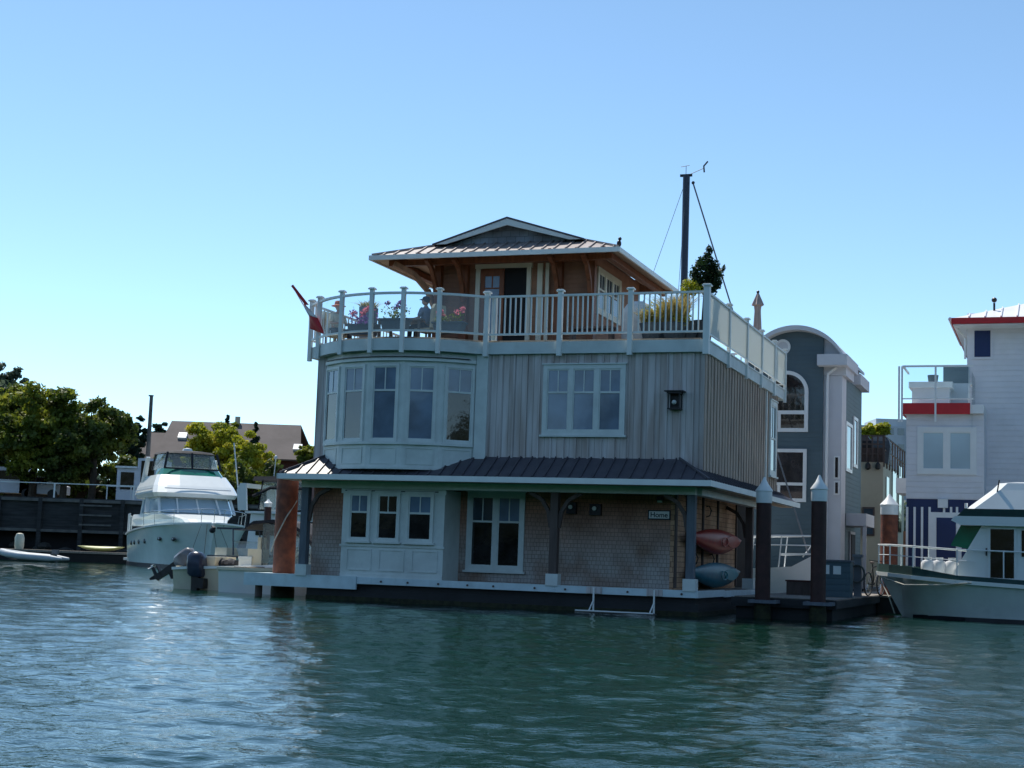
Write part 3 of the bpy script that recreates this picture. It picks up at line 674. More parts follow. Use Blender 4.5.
def text(body, size, P3, parent, off, m, name='lettering', rot=(PI/2, 0, 0), bold=.002):
    c = bpy.data.curves.new(name, 'FONT'); c.body = body; c.size = size; c.align_x = 'CENTER'; c.align_y = 'CENTER'; c.extrude = .003; c.offset = bold
    o = bpy.data.objects.new(name, c); COL.objects.link(o); dg = bpy.context.evaluated_depsgraph_get(); me = bpy.data.meshes.new_from_object(o.evaluated_get(dg))
    bpy.data.objects.remove(o); o = bpy.data.objects.new(name, me); COL.objects.link(o); me.materials.clear(); me.materials.append(M[m])
    o.parent = parent; o.location = Vector(P3)-Vector(off); o.rotation_euler = rot; return o
text('Home', .18, (-1.24, 1.046, 2.455), t.o, t.b, 'black')
t = HT('porch_lamp', 'small pale porch lamp just above the sign', 'wall lamp', (-1.22, 1.1, 2.84))
b = MB(); b.box(-1.30, -1.14, 1.0, 1.1, 2.82, 2.92); t.part(b, 'hood', 'black'); b = MB(); b.box(-1.28, -1.16, .99, 1.07, 2.77, 2.819); t.part(b, 'shade', 'white')
t = HT('swim_ladder', 'pale folding boarding step hanging from the front edge of the float', 'boarding step', (-1.9, -.1, .3))
b = MB(); b.box(-2.95, -.95, -.36, -.12, .0, .035); t.part(b, 'tread', 'wharf_lt')
b = MB(); b.bar((-2.93, -.37, .045), (-.97, -.37, .045), .03, .03); t.part(b, 'tread_edge', 'rail')
for x in (-2.55, -1.02):
    b = MB(); b.box(x-.02, x+.02, -.12, -.085, .04, .60); b.bar((x-.05, -.32, .04), (x, -.1, .30), .025, .025); t.part(b, 'arm', 'rail')
    b = MB(); b.box(x-.2, x+.2, -.085, -.068, .46, .62); t.part(b, 'mounting_plate', 'board')
# kayaks on the side wall
def kayak(z, y0, y1, m1, m2, name, lab, tip):
    t = HT(name, lab, 'kayak', (-.55, (y0+y1)/2, z), 'kayaks stored on the side wall'); L_ = y1-y0; rings = []; deck = []
    for i in range(17):
        s = i/16; e = math.sin(PI*min(max(s, .0), 1))**.85; y = y0+L_*s; hw = max(.012, .34*e); hd = max(.012, .26*e)
        ring = []
        for k in range(12):
            a = 2*PI*k/12; dx_ = math.cos(a)*hd*(.75 if math.cos(a) > 0 else .9); dz = math.sin(a)*hw
            ring.append((-.52+dx_, y, z+dz+.10*abs(2*s-1)**2))
        rings.append(ring)
    b = MB(); b.loft(rings); t.part(b, 'hull', m1, smooth=True)
    b = MB(); yc = y0+L_*tip; prof = []
    for i in range(9):
        s = i/8; e = math.sin(PI*s)**.6; prof.append([(-.52+.19+.02*math.cos(2*PI*k/10), yc-.95+1.9*s, z+.02+max(.01, .17*e)*math.sin(2*PI*k/10)) for k in range(10)])
    b.loft(prof); t.part(b, 'deck_panel', m2, smooth=True)
    b = MB(); b.lathe((0, 0, 0), [(.02, 0), (.02, 0)], 3) if False else None
    q = [(-.52+.215, y0+L_*.5+.38*math.cos(2*PI*k/14), z+.12*math.sin(2*PI*k/14)) for k in range(15)]
    b.tube(q, .014, 6); t.part(b, 'cockpit_rim', m2)
    return t
kayak(1.88, 1.4, 8.0, 'kayak_red', 'kayak_pink', 'kayak', 'red kayak hung high on the shingled side wall, above the teal kayak', .68)
kayak(.98, 1.5, 7.9, 'kayak_teal', 'kayak_teal2', 'kayak', 'teal kayak low on the side wall, below the red kayak', .66)
for (y, z) in ((2.6, 2.72), (4.5, 2.72), (3.0, 1.42), (5.0, 1.42)):
    b = MB(); b.tube([(-.80, y, z+.1), (-.72, y, z+.12), (-.66, y, z), (-.70, y, z-.15), (-.80, y, z-.18)], .016, 6); P(b, 'wall_hook', 'black')

# ------------------------------------------------------------------ foliage
def leaf_mesh(mb, centers, radii, n, size, g, flat=1.0, surf=.55, up=.3, squash=1.0):
    """n leaf faces scattered through clumps; more towards each clump's surface"""
    nc = len(centers); w_ = [r**2 for r in radii]; tot = sum(w_)
    for c, r, ww in zip(centers, radii, w_):
        k = max(3, int(n*ww/tot))
        for _ in range(k):
            d = Vector((g.gauss(0,1), g.gauss(0,1), g.gauss(0,1))).normalized(); rr = r*(surf+(1-surf)*g.random())*(.9+.25*g.random())
            p = Vector(c)+Vector((d.x*rr, d.y*rr, d.z*rr*squash))
            nn = (d*.6+Vector((g.gauss(0,1), g.gauss(0,1), g.gauss(0,1)+up))*.7).normalized()
            a = nn.cross(Vector((g.gauss(0,1), g.gauss(0,1), g.gauss(0,1)))).normalized(); bb = nn.cross(a)
            s = size*(.6+.8*g.random()); a *= s*.5; bb *= s*.5*flat
            i = len(mb.v); mb.v += [tuple(p-a-bb*.3), tuple(p-bb), tuple(p+a), tuple(p+bb)]; mb.f.append((i, i+1, i+2, i+3))
def tree(name, label, base, h, rx, ry, zc0, n, size, m, seed, group='trees along the shore', clumps=26, cl=.30, shape='round', trunk_r=.25, lean=0):
    g = random.Random(seed); x, y, z = base; t = thing(name, label, 'tree', base, 0, group)
    cen = []; rad = []; zlo = zc0; zhi = h; hz = (zhi-zlo)/2; zm = (zhi+zlo)/2
    if shape == 'cone':
        for i in range(clumps):
            s = i/(clumps-1); k = (1-s)**.9+.03; a = g.uniform(0, 6.28); rr = rx*k*g.uniform(.2, .8)
            cen.append(Vector((rr*math.cos(a), rr*math.sin(a), zlo+(zhi-zlo)*s*.97))); rad.append(rx*(k*.42+.10))
    else:
        lobes = [(Vector((0, 0, zm)), 1.0)]
        for i in range(6): a = 6.28*i/6+g.uniform(-.4, .4); lobes.append((Vector((rx*.45*math.cos(a), ry*.45*math.sin(a), zm+hz*g.uniform(-.35, .35))), g.uniform(.5, .7)))
        while len(cen) < clumps*5:
            c0_, sz = g.choice(lobes); u = Vector((g.gauss(0,1), g.gauss(0,1), g.gauss(0,1))).normalized()*g.uniform(.45, .92)
            p = c0_+Vector((u.x*rx*sz, u.y*ry*sz, u.z*hz*sz)); q = p-Vector((0, 0, zm))
            if (q.x/rx)**2+(q.y/ry)**2+(q.z/hz)**2 < .86: cen.append(p); rad.append(min(rx, hz)*g.uniform(.15, .28))
    b = MB(); b.tube([(0, 0, -.4), (.03*rx, 0, h*.25), (lean*.4, 0, h*.5), (lean*.6, .1, h*.8)], [trunk_r*1.25, trunk_r, trunk_r*.7, trunk_r*.25], 8)
    for c in cen[:14]:
        s = Vector((lean*.3, 0, min(c.z*.6, h*.55))); b.tube([s, s.lerp(c, .55)+Vector((0,0,.2)), c], [trunk_r*.45, trunk_r*.25, .03], 5)
    b.build('trunk', M['trunk'], t, smooth=True)
    b = MB(); leaf_mesh(b, cen, rad, int(n*2.0), size, g, flat=.7, squash=.65, surf=.25); b.build('crown', M[m], t, fixn=False)
    return t
def bush_mesh(base, w, d, h, n, size, seed, clumps=8, r=.35):
    g = random.Random(seed); cen = [Vector(base)+Vector((g.uniform(-.5,.5)*w, g.uniform(-.5,.5)*d, g.uniform(.25,.9)*h)) for _ in range(clumps)]
    b = MB(); leaf_mesh(b, cen, [r*min(h, max(w, d))*(.7+.6*g.random()) for _ in cen], n, size, g, flat=.6); return b
def blades(base, w, d, h, n, seed, spread=.4, bw=.02):
    g = random.Random(seed); b = MB()
    for _ in range(n):
        x = base[0]+g.uniform(-.5,.5)*w; y = base[1]+g.uniform(-.5,.5)*d; z = base[2]; hh = h*g.uniform(.6, 1); dx_ = g.gauss(0, spread)*hh; dy_ = g.gauss(0, spread)*hh
        i = len(b.v); b.v += [(x-bw/2, y, z), (x+bw/2, y, z), (x+dx_*.4+bw/2, y+dy_*.4, z+hh*.65), (x+dx_*.4-bw/2, y+dy_*.4, z+hh*.65), (x+dx_, y+dy_, z+hh)]; b.f += [(i, i+1, i+2, i+3), (i+3, i+2, i+4)]
    return b

# ------------------------------------------------------------------ on the roof deck
DZ = 6.80
def planter_bowl(x, y, z, w, m, name, lab, seed, petals, leafm='leaf_mid', h=.28, n=260, hgt=.35):
    t = HT(name, lab, 'planter', (x, y, z), 'flower planters on the roof deck')
    b = MB(); b.prism([(x-w*.40, z), (x+w*.40, z), (x+w*.5, z+h), (x-w*.5, z+h)], 'y', y-.16, y+.16); b.box(x-w*.53, x+w*.53, y-.18, y+.18, z+h-.03, z+h+.012); t.part(b, 'trough', 'planter')
    t.part(bush_mesh((x, y, z+h*.8), w*.9, .3, hgt*.7, n, .07, seed, 8, .4), 'foliage', leafm)
    g = random.Random(seed+1); b = MB(); cs = [Vector((x+g.uniform(-.45,.45)*w, y+g.uniform(-.15,.1), z+h+hgt*g.uniform(.45, .95))) for _ in range(7)]
    leaf_mesh(b, cs, [.075]*len(cs), 150, .07, g, flat=.9); t.part(b, 'blossoms', petals)
q = fr(453, 327, .35)
planter_bowl(q.x, .1, 7.02, .85, 0, 'flower_planter', 'dark trough of bright pink geraniums beside the right end of the curved railing', 3, 'leaf_pink', hgt=.42)
planter_bowl(-7.90, -.75, 7.0, .75, 0, 'flower_planter', 'dark trough of mixed purple flowers behind the middle of the curved railing', 5, 'leaf_purple', hgt=.5)
planter_bowl(-9.05, -.25, 6.95, .8, 0, 'flower_planter', 'trough of loose pink and purple flowers at the left end of the curved railing', 8, 'leaf_pink', 'leaf_purple', hgt=.55)
# tall planter with straw grass, left
x, y = -8.85, 1.4
x = fr(368, 325, 1.4).x
t = HT('tall_planter', 'tall narrow grey planter with dry grass spilling over its top', 'planter', (x, y, DZ)); b = MB(); b.prism([(x-.15, DZ), (x+.15, DZ), (x+.2, 7.98), (x-.2, 7.98)], 'y', y-.2, y+.2); t.part(b, 'pot', 'pot_grey')
g = random.Random(4); t.part(blades((x, y, 7.93), .3, .3, .22, 160, 4, 1.1, .02), 'grass', 'leaf_dry')
# table and chairs
x, y = fr(405, 322, 1.0).x, 1.0
t = HT('patio_table', 'wooden patio table in front of the seated man in the cap', 'table', (x, y, DZ)); b = MB(); b.box(x-.65, x+.65, y-.45, y+.45, DZ+.68, DZ+.73); t.part(b, 'tabletop', 'dock')
for sx in (-.58, .58):
    for s2 in (-.38, .38): b = MB(); b.box(x+sx-.03, x+sx+.03, y+s2-.03, y+s2+.03, DZ, DZ+.68); t.part(b, 'leg', 'wharf_lt')
def patio_chair(x, y, rz, lab):
    t = thing('patio_chair', lab, 'chair', H(x, y, DZ), YAW+rz, 'patio chairs at the table')
    b = MB(); b.box(-.26, .26, -.26, .26, .40, .48); b.build('seat', M['cushion'], t)
    b = MB(); b.loft([[(-.27, -.26, .48), (.27, -.26, .48), (.27, -.34, .48), (-.27, -.34, .48)], [(-.28, -.30, 1.0), (.28, -.30, 1.0), (.28, -.39, 1.0), (-.28, -.39, 1.0)], [(-.22, -.33, 1.12), (.22, -.33, 1.12), (.22, -.41, 1.12), (-.22, -.41, 1.12)]]); b.build('backrest', M['cushion'], t)
    for sx in (-.22, .22):
        for s2 in (-.22, .22): b = MB(); b.box(sx-.02, sx+.02, s2-.02, s2+.02, 0, .4); b.build('leg', M['wharf_lt'], t)
    return t
cxm = fr(430, 315, 1.0).x
patio_chair(cxm-.05, 1.0, math.radians(75), 'straw-coloured patio chair holding the man in the cap')
cxw = fr(338, 315, 1.6).x
patio_chair(cxw, 1.6, math.radians(-100), 'straw-coloured patio chair holding the person in the orange hat')

def person(lab, x, y, rz, shirt, hat, hatkind):
    """seated figure facing local +y, hips at seat height"""
    t = thing('person', lab, 'person', H(x, y, DZ), YAW+rz, 'people sitting on the roof deck')
    def skin(name, verts, edges, rad, m, parent, root=0, lv=1):
        me = bpy.data.meshes.new(name); me.from_pydata(verts, edges, []); me.materials.append(M[m]); o = bpy.data.objects.new(name, me); COL.objects.link(o); o.parent = parent
        md = o.modifiers.new('skin', 'SKIN'); md.use_smooth_shade = True; sv_ = me.skin_vertices[0].data
        for i, r in enumerate(rad): sv_[i].radius = (r, r) if not isinstance(r, tuple) else r
        sv_[root].use_root = True; s = o.modifiers.new('sub', 'SUBSURF'); s.levels = lv; s.render_levels = lv; return o
    V = [(0,0,.55), (0,-.02,.75), (0,-.02,.97), (0,.0,1.08), (0,.02,1.17),            # pelvis, waist, chest, neck, skull base
         (-.10,.02,.52), (-.13,.42,.54), (-.14,.44,.08), (-.14,.56,.04), (.10,.02,.52), (.13,.42,.54), (.14,.44,.08), (.14,.56,.04),
         (-.19,-.01,1.00), (-.25,.05,.76), (-.16,.28,.76), (-.13,.36,.77), (.19,-.01,1.00), (.25,.05,.76), (.16,.28,.76), (.13,.36,.77)]
    E = [(0,1),(1,2),(2,3),(3,4),(0,5),(5,6),(6,7),(7,8),(0,9),(9,10),(10,11),(11,12),(2,13),(13,14),(14,15),(15,16),(2,17),(17,18),(18,19),(19,20)]
    Rr = [(.15,.11), (.14,.10), (.17,.11), .055, .05, .085, .065, .045, .04, .085, .065, .045, .04, .06, .045, .034, .03, .06, .045, .034, .03]
    # fingers
    for hx_, s in ((16, -1), (20, 1)):
        base = Vector(V[hx_])
        for k, ln in enumerate((.055, .065, .06, .05)):
            a = len(V); V += [tuple(base+Vector(((k-1.5)*.018, .03, 0))), tuple(base+Vector(((k-1.5)*.02, .03+ln, -.015)))]; E += [(hx_, a), (a, a+1)]; Rr += [.009, .008]
        a = len(V); V += [tuple(base+Vector((-s*.04, .01, .0)))]; E += [(hx_, a)]; Rr += [.010]
    body = skin('body', V, E, Rr, 'skin', t)
    b = MB(); b.ball((0, .03, 1.245), .105, 14, 10, (.84, .98, 1.12)); b.ball((0, .135, 1.235), .018, 6, 5, (1, 1.2, 1.4)); b.ball((-.088, .02, 1.24), .02, 6, 5, (.5, 1, 1.5)); b.ball((.088, .02, 1.24), .02, 6, 5, (.5, 1, 1.5)); b.build('head', M['skin'], t, smooth=True)
    b = MB()
    for s in (-.034, .034): b.ball((s, .122, 1.262), .011, 6, 5)
    b.tube([(-.025, .125, 1.19), (0, .13, 1.187), (.025, .125, 1.19)], .005, 5); b.build('eyes_and_mouth', M['trouser'], t)
    b = MB(); b.ball((0, .005, 1.28), .108, 12, 8, (.9, 1.0, 1.0)); b.build('hair', M['hat_o' if hatkind == 'brim' else 'trouser'], t, smooth=True)
    sh = skin('shirt', [(0,-.0,.58), (0,-.02,.75), (0,-.02,.98), (0,-.01,1.05), (-.19,-.01,1.0), (-.25,.05,.78), (.19,-.01,1.0), (.25,.05,.78)], [(0,1),(1,2),(2,3),(2,4),(4,5),(2,6),(6,7)], [(.17,.13), (.16,.12), (.19,.13), .07, .078, .06, .078, .06], shirt, t)
    skin('trousers', [(0,0,.56), (-.10,.04,.53), (-.13,.42,.55), (-.14,.44,.12), (.10,.04,.53), (.13,.42,.55), (.14,.44,.12)], [(0,1),(1,2),(2,3),(0,4),(4,5),(5,6)], [(.165,.125), .10, .08, .06, .10, .08, .06], 'trouser', t)
    b = MB()
    if hatkind == 'cap': b.lathe((0, .01, 1.285), [(.108, 0), (.108, .03), (.085, .075), (.04, .098), (.005, .10)], 14); b.add([(-.07, .09, 1.30), (.07, .09, 1.30), (.055, .20, 1.29), (-.055, .20, 1.29), (-.07, .09, 1.31), (.07, .09, 1.31), (.055, .20, 1.30), (-.055, .20, 1.30)], [(0,3,2,1),(4,5,6,7),(0,1,5,4),(1,2,6,5),(2,3,7,6),(3,0,4,7)])
    else: b.lathe((0, .01, 1.29), [(.20, -.02), (.205, -.01), (.12, .02), (.11, .10), (.09, .13), (.01, .14)], 16)
    b.build('hat', M[hat], t, smooth=False); return t
person('person in a dark cap and grey-blue shirt sitting at the patio table', cxm-.12, 1.0, math.radians(75), 'shirt_g', 'cap', 'cap')
person('person in an orange hat sitting behind the left end of the curved railing', cxw, 1.6, math.radians(-120), 'shirt_c', 'hat_o', 'brim')

# conifer in a pot at the deck corner
x, y = -.62, 1.3
x = fr(703, 300, y).x
t = HT('potted_conifer', 'dark green bushy potted conifer standing behind the deck corner post', 'potted plant', (x, y, DZ)); b = MB(); b.lathe((x, y, DZ), [(.20, 0), (.30, .55), (.32, .6), (.29, .6), (.28, .55)], 14); t.part(b, 'pot', 'planter')
b = MB(); b.tube([(x, y, DZ+.5), (x+.05, y, 8.5), (x+.12, y, 9.4)], [.04, .03, .01], 6); t.part(b, 'trunk', 'trunk')
g = random.Random(12); cen = []; rad = []
for px1, py1, r1 in ((709,250,.13),(706,257,.16),(700,262,.17),(712,262,.15),(704,268,.24),(714,268,.22),(697,273,.22),(708,275,.27),(717,276,.20),(700,281,.27),(711,283,.26),(694,282,.20),(719,284,.15),(703,288,.22),(714,289,.18),(722,268,.09)):
    q = fr(px1, py1, y); cen.append(Vector((q.x, y+g.uniform(-.2,.2), q.z))); rad.append(r1)
b = MB(); leaf_mesh(b, cen, [r_*.82 for r_ in rad], 3400, .085, g, flat=.55, surf=.2, squash=1.15); t.part(b, 'foliage', 'leaf_fine')
x2 = fr(689, 300, 1.0).x; cen = [Vector((fr(a, c, 1.0).x, 1.0, fr(a, c, 1.0).z)) for a, c in ((688,284),(693,287),(685,291),(691,292),(697,290))]
t = HT('potted_shrub', 'yellow-green shrub in a dark tub just left of the potted conifer', 'potted plant', (x2, 1.0, DZ)); b = MB(); b.lathe((x2, 1.0, DZ), [(.18, 0), (.25, .5), (.27, .55), (.23, .55)], 12); t.part(b, 'pot', 'planter')
b = MB(); b.tube([(x2, 1.0, DZ+.4), (x2, 1.0, 8.1)], .02, 5); t.part(b, 'trunk', 'trunk')
b = MB(); leaf_mesh(b, cen, [.17]*5, 700, .07, g, flat=.6, surf=.3); t.part(b, 'foliage', 'leaf_yel')
# grasses in tubs behind the balusters
for i, (px1, w1, h1, lm, lab) in enumerate(((654, .7, .45, 'leaf_dry', 'tub of yellow ornamental grass behind the balusters, beside the covered barbecue'), (674, .8, .85, 'leaf_dry', 'tub of tall yellow-green grass behind the balusters, next to the deck corner'))):
    x = fr(px1, 320, .7).x; t = HT('grass_tub', lab, 'planter', (x, .7, DZ), 'grass tubs along the front balustrade'); b = MB(); b.lathe((x, .7, DZ), [(.26, 0), (.36, .42), (.38, .46), (.33, .46)], 14); t.part(b, 'pot', 'planter')
    t.part(blades((x, .7, DZ+.42), .5, .4, h1, 420, 20+i, .45, .018), 'grass', lm)
    t.part(bush_mesh((x, .7, DZ+.45), w1*.8, .5, .5, 420, .06, 30+i, 7, .4), 'foliage', 'leaf_yel')
# covered barbecue
x = fr(638, 320, 1.5).x
t = HT('covered_barbecue', 'barbecue under a pale grey cloth cover behind the balusters, by the penthouse corner', 'barbecue', (x, 1.5, DZ)); b = MB(); rings = []
for z, s in ((0, 1.0), (.5, .98), (.8, 1.0), (.95, .92), (1.1, .7), (1.18, .35)):
    rings.append([(x+.42*s*math.cos(a)*abs(math.cos(a))**-.35*(1+.02*math.sin(7*a+z*9)), 1.5+.30*s*math.sin(a)*abs(math.sin(a)+1e-6)**-.3, DZ+z) for a in [2*PI*(k+.5)/20 for k in range(20)]])
b.loft(rings); t.part(b, 'cover', 'fabric_w', smooth=True)
# low bench with plants by the penthouse wall
x = fr(600, 330, 1.6).x
t = HT('deck_bench', 'low dark bench against the railing in front of the penthouse side', 'bench', (x, .9, DZ)); b = MB(); b.box(x-.6, x+.6, .7, 1.1, DZ+.38, DZ+.44); t.part(b, 'seat', 'dark_wood')
for sx in (-.52, .52): b = MB(); b.box(x+sx-.04, x+sx+.04, .74, 1.06, DZ, DZ+.38); t.part(b, 'leg', 'dark_wood')
# closed umbrella
q0 = sd(757, 327, -.6); x, y = -.6, q0.y
if y > 11.5: y = 11.5
x = fr(757.5, 320, y).x
zt = fr(757, 292, y).z
t = HT('patio_umbrella', 'closed beige patio umbrella standing at the far end of the roof deck', 'umbrella', (x, y, DZ)); b = MB(); b.tube([(x, y, DZ), (x, y, zt)], .022, 8); t.part(b, 'pole', 'wharf_lt'); b = MB(); b.ball((x, y, zt), .05, 8, 6); t.part(b, 'finial', 'black')
b = MB(); rings = []
for z, r in ((-.04, .03), (-.15, .07), (-.36, .15), (-.42, .17), (-.45, .10), (-.6, .085), (-.9, .10), (-1.2, .115), (-1.35, .10)):
    rings.append([(x+r*(1+.18*math.cos(8*a))*math.cos(a), y+r*(1+.18*math.cos(8*a))*math.sin(a), zt+z) for a in [2*PI*k/32 for k in range(32)]])
b.loft(rings); t.part(b, 'canopy', 'umb', smooth=True)
b = MB(); b.lathe((x, y, DZ), [(.25, 0), (.25, .06), (.05, .1)], 12); t.part(b, 'base', 'black')
# chimney vent on the penthouse eave
q = fr(619, 245, 1.6); t = HT('roof_owl', 'small dark decoy bird perched on the right corner of the penthouse roof', 'decoy bird', (q.x, 1.6, 9.45)); b = MB()
b.ball((q.x, 1.6, 9.56), .065, 8, 7, (1, 1, 1.5)); b.ball((q.x+.02, 1.6, 9.69), .05, 8, 6); b.bar((q.x, 1.6, 9.43), (q.x, 1.6, 9.5), .03); t.part(b, 'body', 'black', smooth=True)
# flag
p0 = fr(311, 318, -.1); p1 = fr(293, 287, -.35)
t = HT('flag', 'drooping red and white flag on a slanted staff at the roof deck corner', 'flag', (p0.x, -.1, p0.z)); b = MB(); b.tube([p0, p1], .016, 6); b.ball(p1, .03, 6, 5); t.part(b, 'staff', 'white')
cols = [('white', .0, .40), ('red', .40, 1.0)]
def flagpt(s, u):   # s along the fly (down), u across
    A0, B0 = fr(302, 301, -.3), fr(304.5, 306, -.3); A1, B1 = fr(317, 318, -.32), fr(308, 315, -.2); A2, B2 = fr(326, 335, -.34), fr(309.5, 328.5, -.2)
    if s < .45: a = A0.lerp(A1, s/.45); e = B0.lerp(B1, s/.45)
    else: a = A1.lerp(A2, (s-.45)/.55); e = B1.lerp(B2, (s-.45)/.55)
    return a.lerp(e, u)+Vector((0, .06*math.sin(5*u+4*s), 0))
for nm, cm, s0, s1 in (('white_bar', 'fabric_w', 0, .45), ('red_bar', 'red', .45, 1.0)):
    b = MB(); n = 8
    for i in range(n+1):
        for j in range(n+1): b.v.append(tuple(flagpt(s0+(s1-s0)*i/n, j/n)))
    for i in range(n):
        for j in range(n): b.f.append((i*(n+1)+j, i*(n+1)+j+1, (i+1)*(n+1)+j+1, (i+1)*(n+1)+j))
    o = t.part(b, nm, cm, smooth=True); sm = o.modifiers.new('thickness', 'SOLIDIFY'); sm.thickness = .004
b = MB(); q = [fr(291, 286, -.4), fr(298, 296, -.4), fr(305, 305, -.35), fr(302, 301, -.35)]
b.add([q[0], q[0]+Vector((.06,0,.04)), q[2]+Vector((.12, 0, 0)), q[2]], [(0,1,2,3)]); o = t.part(b, 'pennant_fold', 'red'); sm = o.modifiers.new('thickness', 'SOLIDIFY'); sm.thickness = .004
# ------------------------------------------------------------------ pilings
def piling(px1, ptop, o, rad, body, label, zb=-1.5, name='piling', cap=True, ptipx=None):
    q = fr(px1, ptop, o); x, y, zt = q.x, o, q.z
    t = HT(name, label, 'piling', (x, y, 0), 'steel pilings with white cone caps' if cap else None)
    b = MB(); b.tube([(x, y, zb), (x, y, zt-((.62 if rad > .15 else .28) if cap else 0))], rad, 20); t.part(b, 'shaft', body, smooth=True); b = MB(); b.lathe((x, y, 0), [(rad+.006, -.5), (rad+.022, -.1), (rad+.026, .16), (rad+.014, .30), (rad+.002, .37)], 20); t.part(b, 'weed_band', 'weed', smooth=True)
    if cap:
        b = MB(); kz_ = .45 if rad < .15 else 1; b.lathe((x, y, zt-.64*kz_), [(r_, z_*kz_) for r_, z_ in [(rad+.008, 0), (rad+.012, .02), (rad+.012, .28), (rad+.03, .29), (rad+.03, .31), (rad*.5, .48), (.02, .64)]], 20); t.part(b, 'cone_cap', 'white', smooth=True)
    return t, x, y
piling(764.5, 477, .95, .185, 'rust_dk', 'dark steel piling with a shaded cone cap in front of the houseboat side porch')
piling(819.5, 475, .95, .185, 'rust_dk', 'dark piling with a bright cone cap in front of the slate-blue house')
t_, x_, y_ = piling(288.5, 474, .9, .30, 'rust', 'thick orange rusty steel piling beside the left end of the porch', cap=False)
b = MB(); b.tube([(x_+.31, y_-.02, 2.6), (x_+.15, y_-.33, 2.1), (x_-.15, y_-.33, 1.5), (x_-.36, y_-.1, 1.2)], .018, 6); b.build('mooring_line', M['rope'], t_.o, off=t_.b)
piling(889.5, 494, 12.0, .26, 'rust', 'rusty piling with a white cone cap between the beige house and white house')
piling(268.5, 499, 13.0, .13, 'rust_dk', 'small far piling with a white cone cap behind the thick orange piling')

# ------------------------------------------------------------------ floating dock, right
t = HT('floating_dock', 'dark concrete floating dock running back between the houseboat and the slate-blue house', 'dock', (2.2, 8, 0))
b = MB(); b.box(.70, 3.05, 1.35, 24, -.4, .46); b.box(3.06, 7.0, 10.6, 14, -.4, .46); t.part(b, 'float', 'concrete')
b = MB(); b.box(.66, 3.10, 1.30, 24, .462, .52); b.box(3.11, 7.0, 10.55, 14, .462, .52); t.part(b, 'planking', 'dock')
b = MB(); b.box(.60, 3.16, 1.22, 1.30, .28, .50); b.box(3.1, 3.17, 1.3, 24, .30, .50); t.part(b, 'fender_timber', 'wharf')
for x in (fr(764.5, 590, .95).x, fr(819.5, 590, .95).x):
    b = MB(); b.box(x-.34, x-.24, .62, 1.24, .38, .46); b.box(x+.24, x+.34, .62, 1.24, .38, .46); b.box(x-.34, x+.34, .60, .70, .38, .46); t.part(b, 'pile_hoop', 'post')
t = HT('dock_bin', 'small dark brown wooden box on the dock behind the nearer piling', 'box', (fr(800, 580, 6).x, 6, .52)); x = fr(800, 580, 6).x
b = MB(); b.box(x-.32, x+.32, 5.7, 6.2, .52, .88); t.part(b, 'crate', 'dark_wood'); b = MB(); b.box(x-.35, x+.35, 5.67, 6.23, .881, .92); t.part(b, 'lid', 'brick_red')
x = fr(838, 560, 5).x
t = HT('dock_locker', 'blue-grey dock locker beside the white-capped piling with two white papers on it', 'locker', (x, 5, .52))
b = MB(); b.box(x-.42, x+.36, 4.7, 5.3, .52, 1.45); t.part(b, 'cabinet', 'blue_siding'); b = MB(); b.box(x-.46, x+.40, 4.66, 5.34, 1.451, 1.5); t.part(b, 'lid', 'post')
b = MB(); b.box(x-.36, x-.18, 4.685, 4.698, 1.12, 1.36); t.part(b, 'notice', 'white'); b = MB(); b.box(x-.08, x+.12, 4.685, 4.698, 1.12, 1.34); t.part(b, 'notice', 'white')
x = fr(858, 560, 7).x
t = HT('hose_stand', 'dark utility pedestal with coiled hose at the far corner of the dock', 'dock pedestal', (x, 7, .52)); b = MB(); b.box(x-.1, x+.1, 6.9, 7.1, .52, 1.6); b.box(x-.14, x+.14, 6.86, 7.14, 1.6, 1.68); t.part(b, 'pedestal', 'grey')
b = MB(); 
for k in range(5): b.tube([(x+.2*math.cos(a), 6.86-.025*k, 1.15+.24*math.sin(a)) for a in [2*PI*i/16 for i in range(17)]], .022, 5, cap=False)
t.part(b, 'hose', 'rope_dk')

# bicycle on the dock
q = fr(873, 560, 9.5)
t = HT('bicycle', 'black bicycle parked upright at the bow of the white cruiser', 'bicycle', (q.x, 9.5, .52)); X, Y, Zb = q.x, 9.5, .52+.34
def bp_(u, z): return (X+.05+u*.25, Y+u, Zb+z)       # bicycle lies mostly along depth
for u in (-.5, .5):
    b = MB(); c = bp_(u, 0); dirv = Vector((.25, 1, 0)).normalized()
    b.tube([tuple(Vector(c)+dirv*.33*math.cos(a)+Vector((0,0,.33*math.sin(a)))) for a in [2*PI*i/22 for i in range(23)]], .022, 6, cap=False); wh = t.part(b, 'wheel', 'black')
    b = MB()
    for i in range(10): a = PI*i/10; b.tube([tuple(Vector(c)+dirv*.32*math.cos(a)+Vector((0,0,.32*math.sin(a)))), tuple(Vector(c)-dirv*.32*math.cos(a)-Vector((0,0,.32*math.sin(a))))], .004, 4)
    t.part(b, 'spokes', 'chrome', wh)
b = MB()
for A_, B_ in (((-.5, 0), (-.15, .52)), ((-.5, 0), (-.05, -.02)), ((-.05, -.02), (-.18, .58)), ((-.05, -.02), (.36, .50)), ((-.16, .48), (.36, .55)), ((.5, 0), (.34, .62))): b.tube([bp_(*A_), bp_(*B_)], .018, 6)
t.part(b, 'frame', 'black'); b = MB(); c = Vector(bp_(.33, .66)); b.tube([c+Vector((-.28, .05, .03)), c, c+Vector((.28, .05, .03))], .014, 6); t.part(b, 'handlebar', 'black')
b = MB(); b.ball(bp_(-.2, .62), .11, 8, 5, (.7, 1.2, .3)); t.part(b, 'saddle', 'dark_wood')

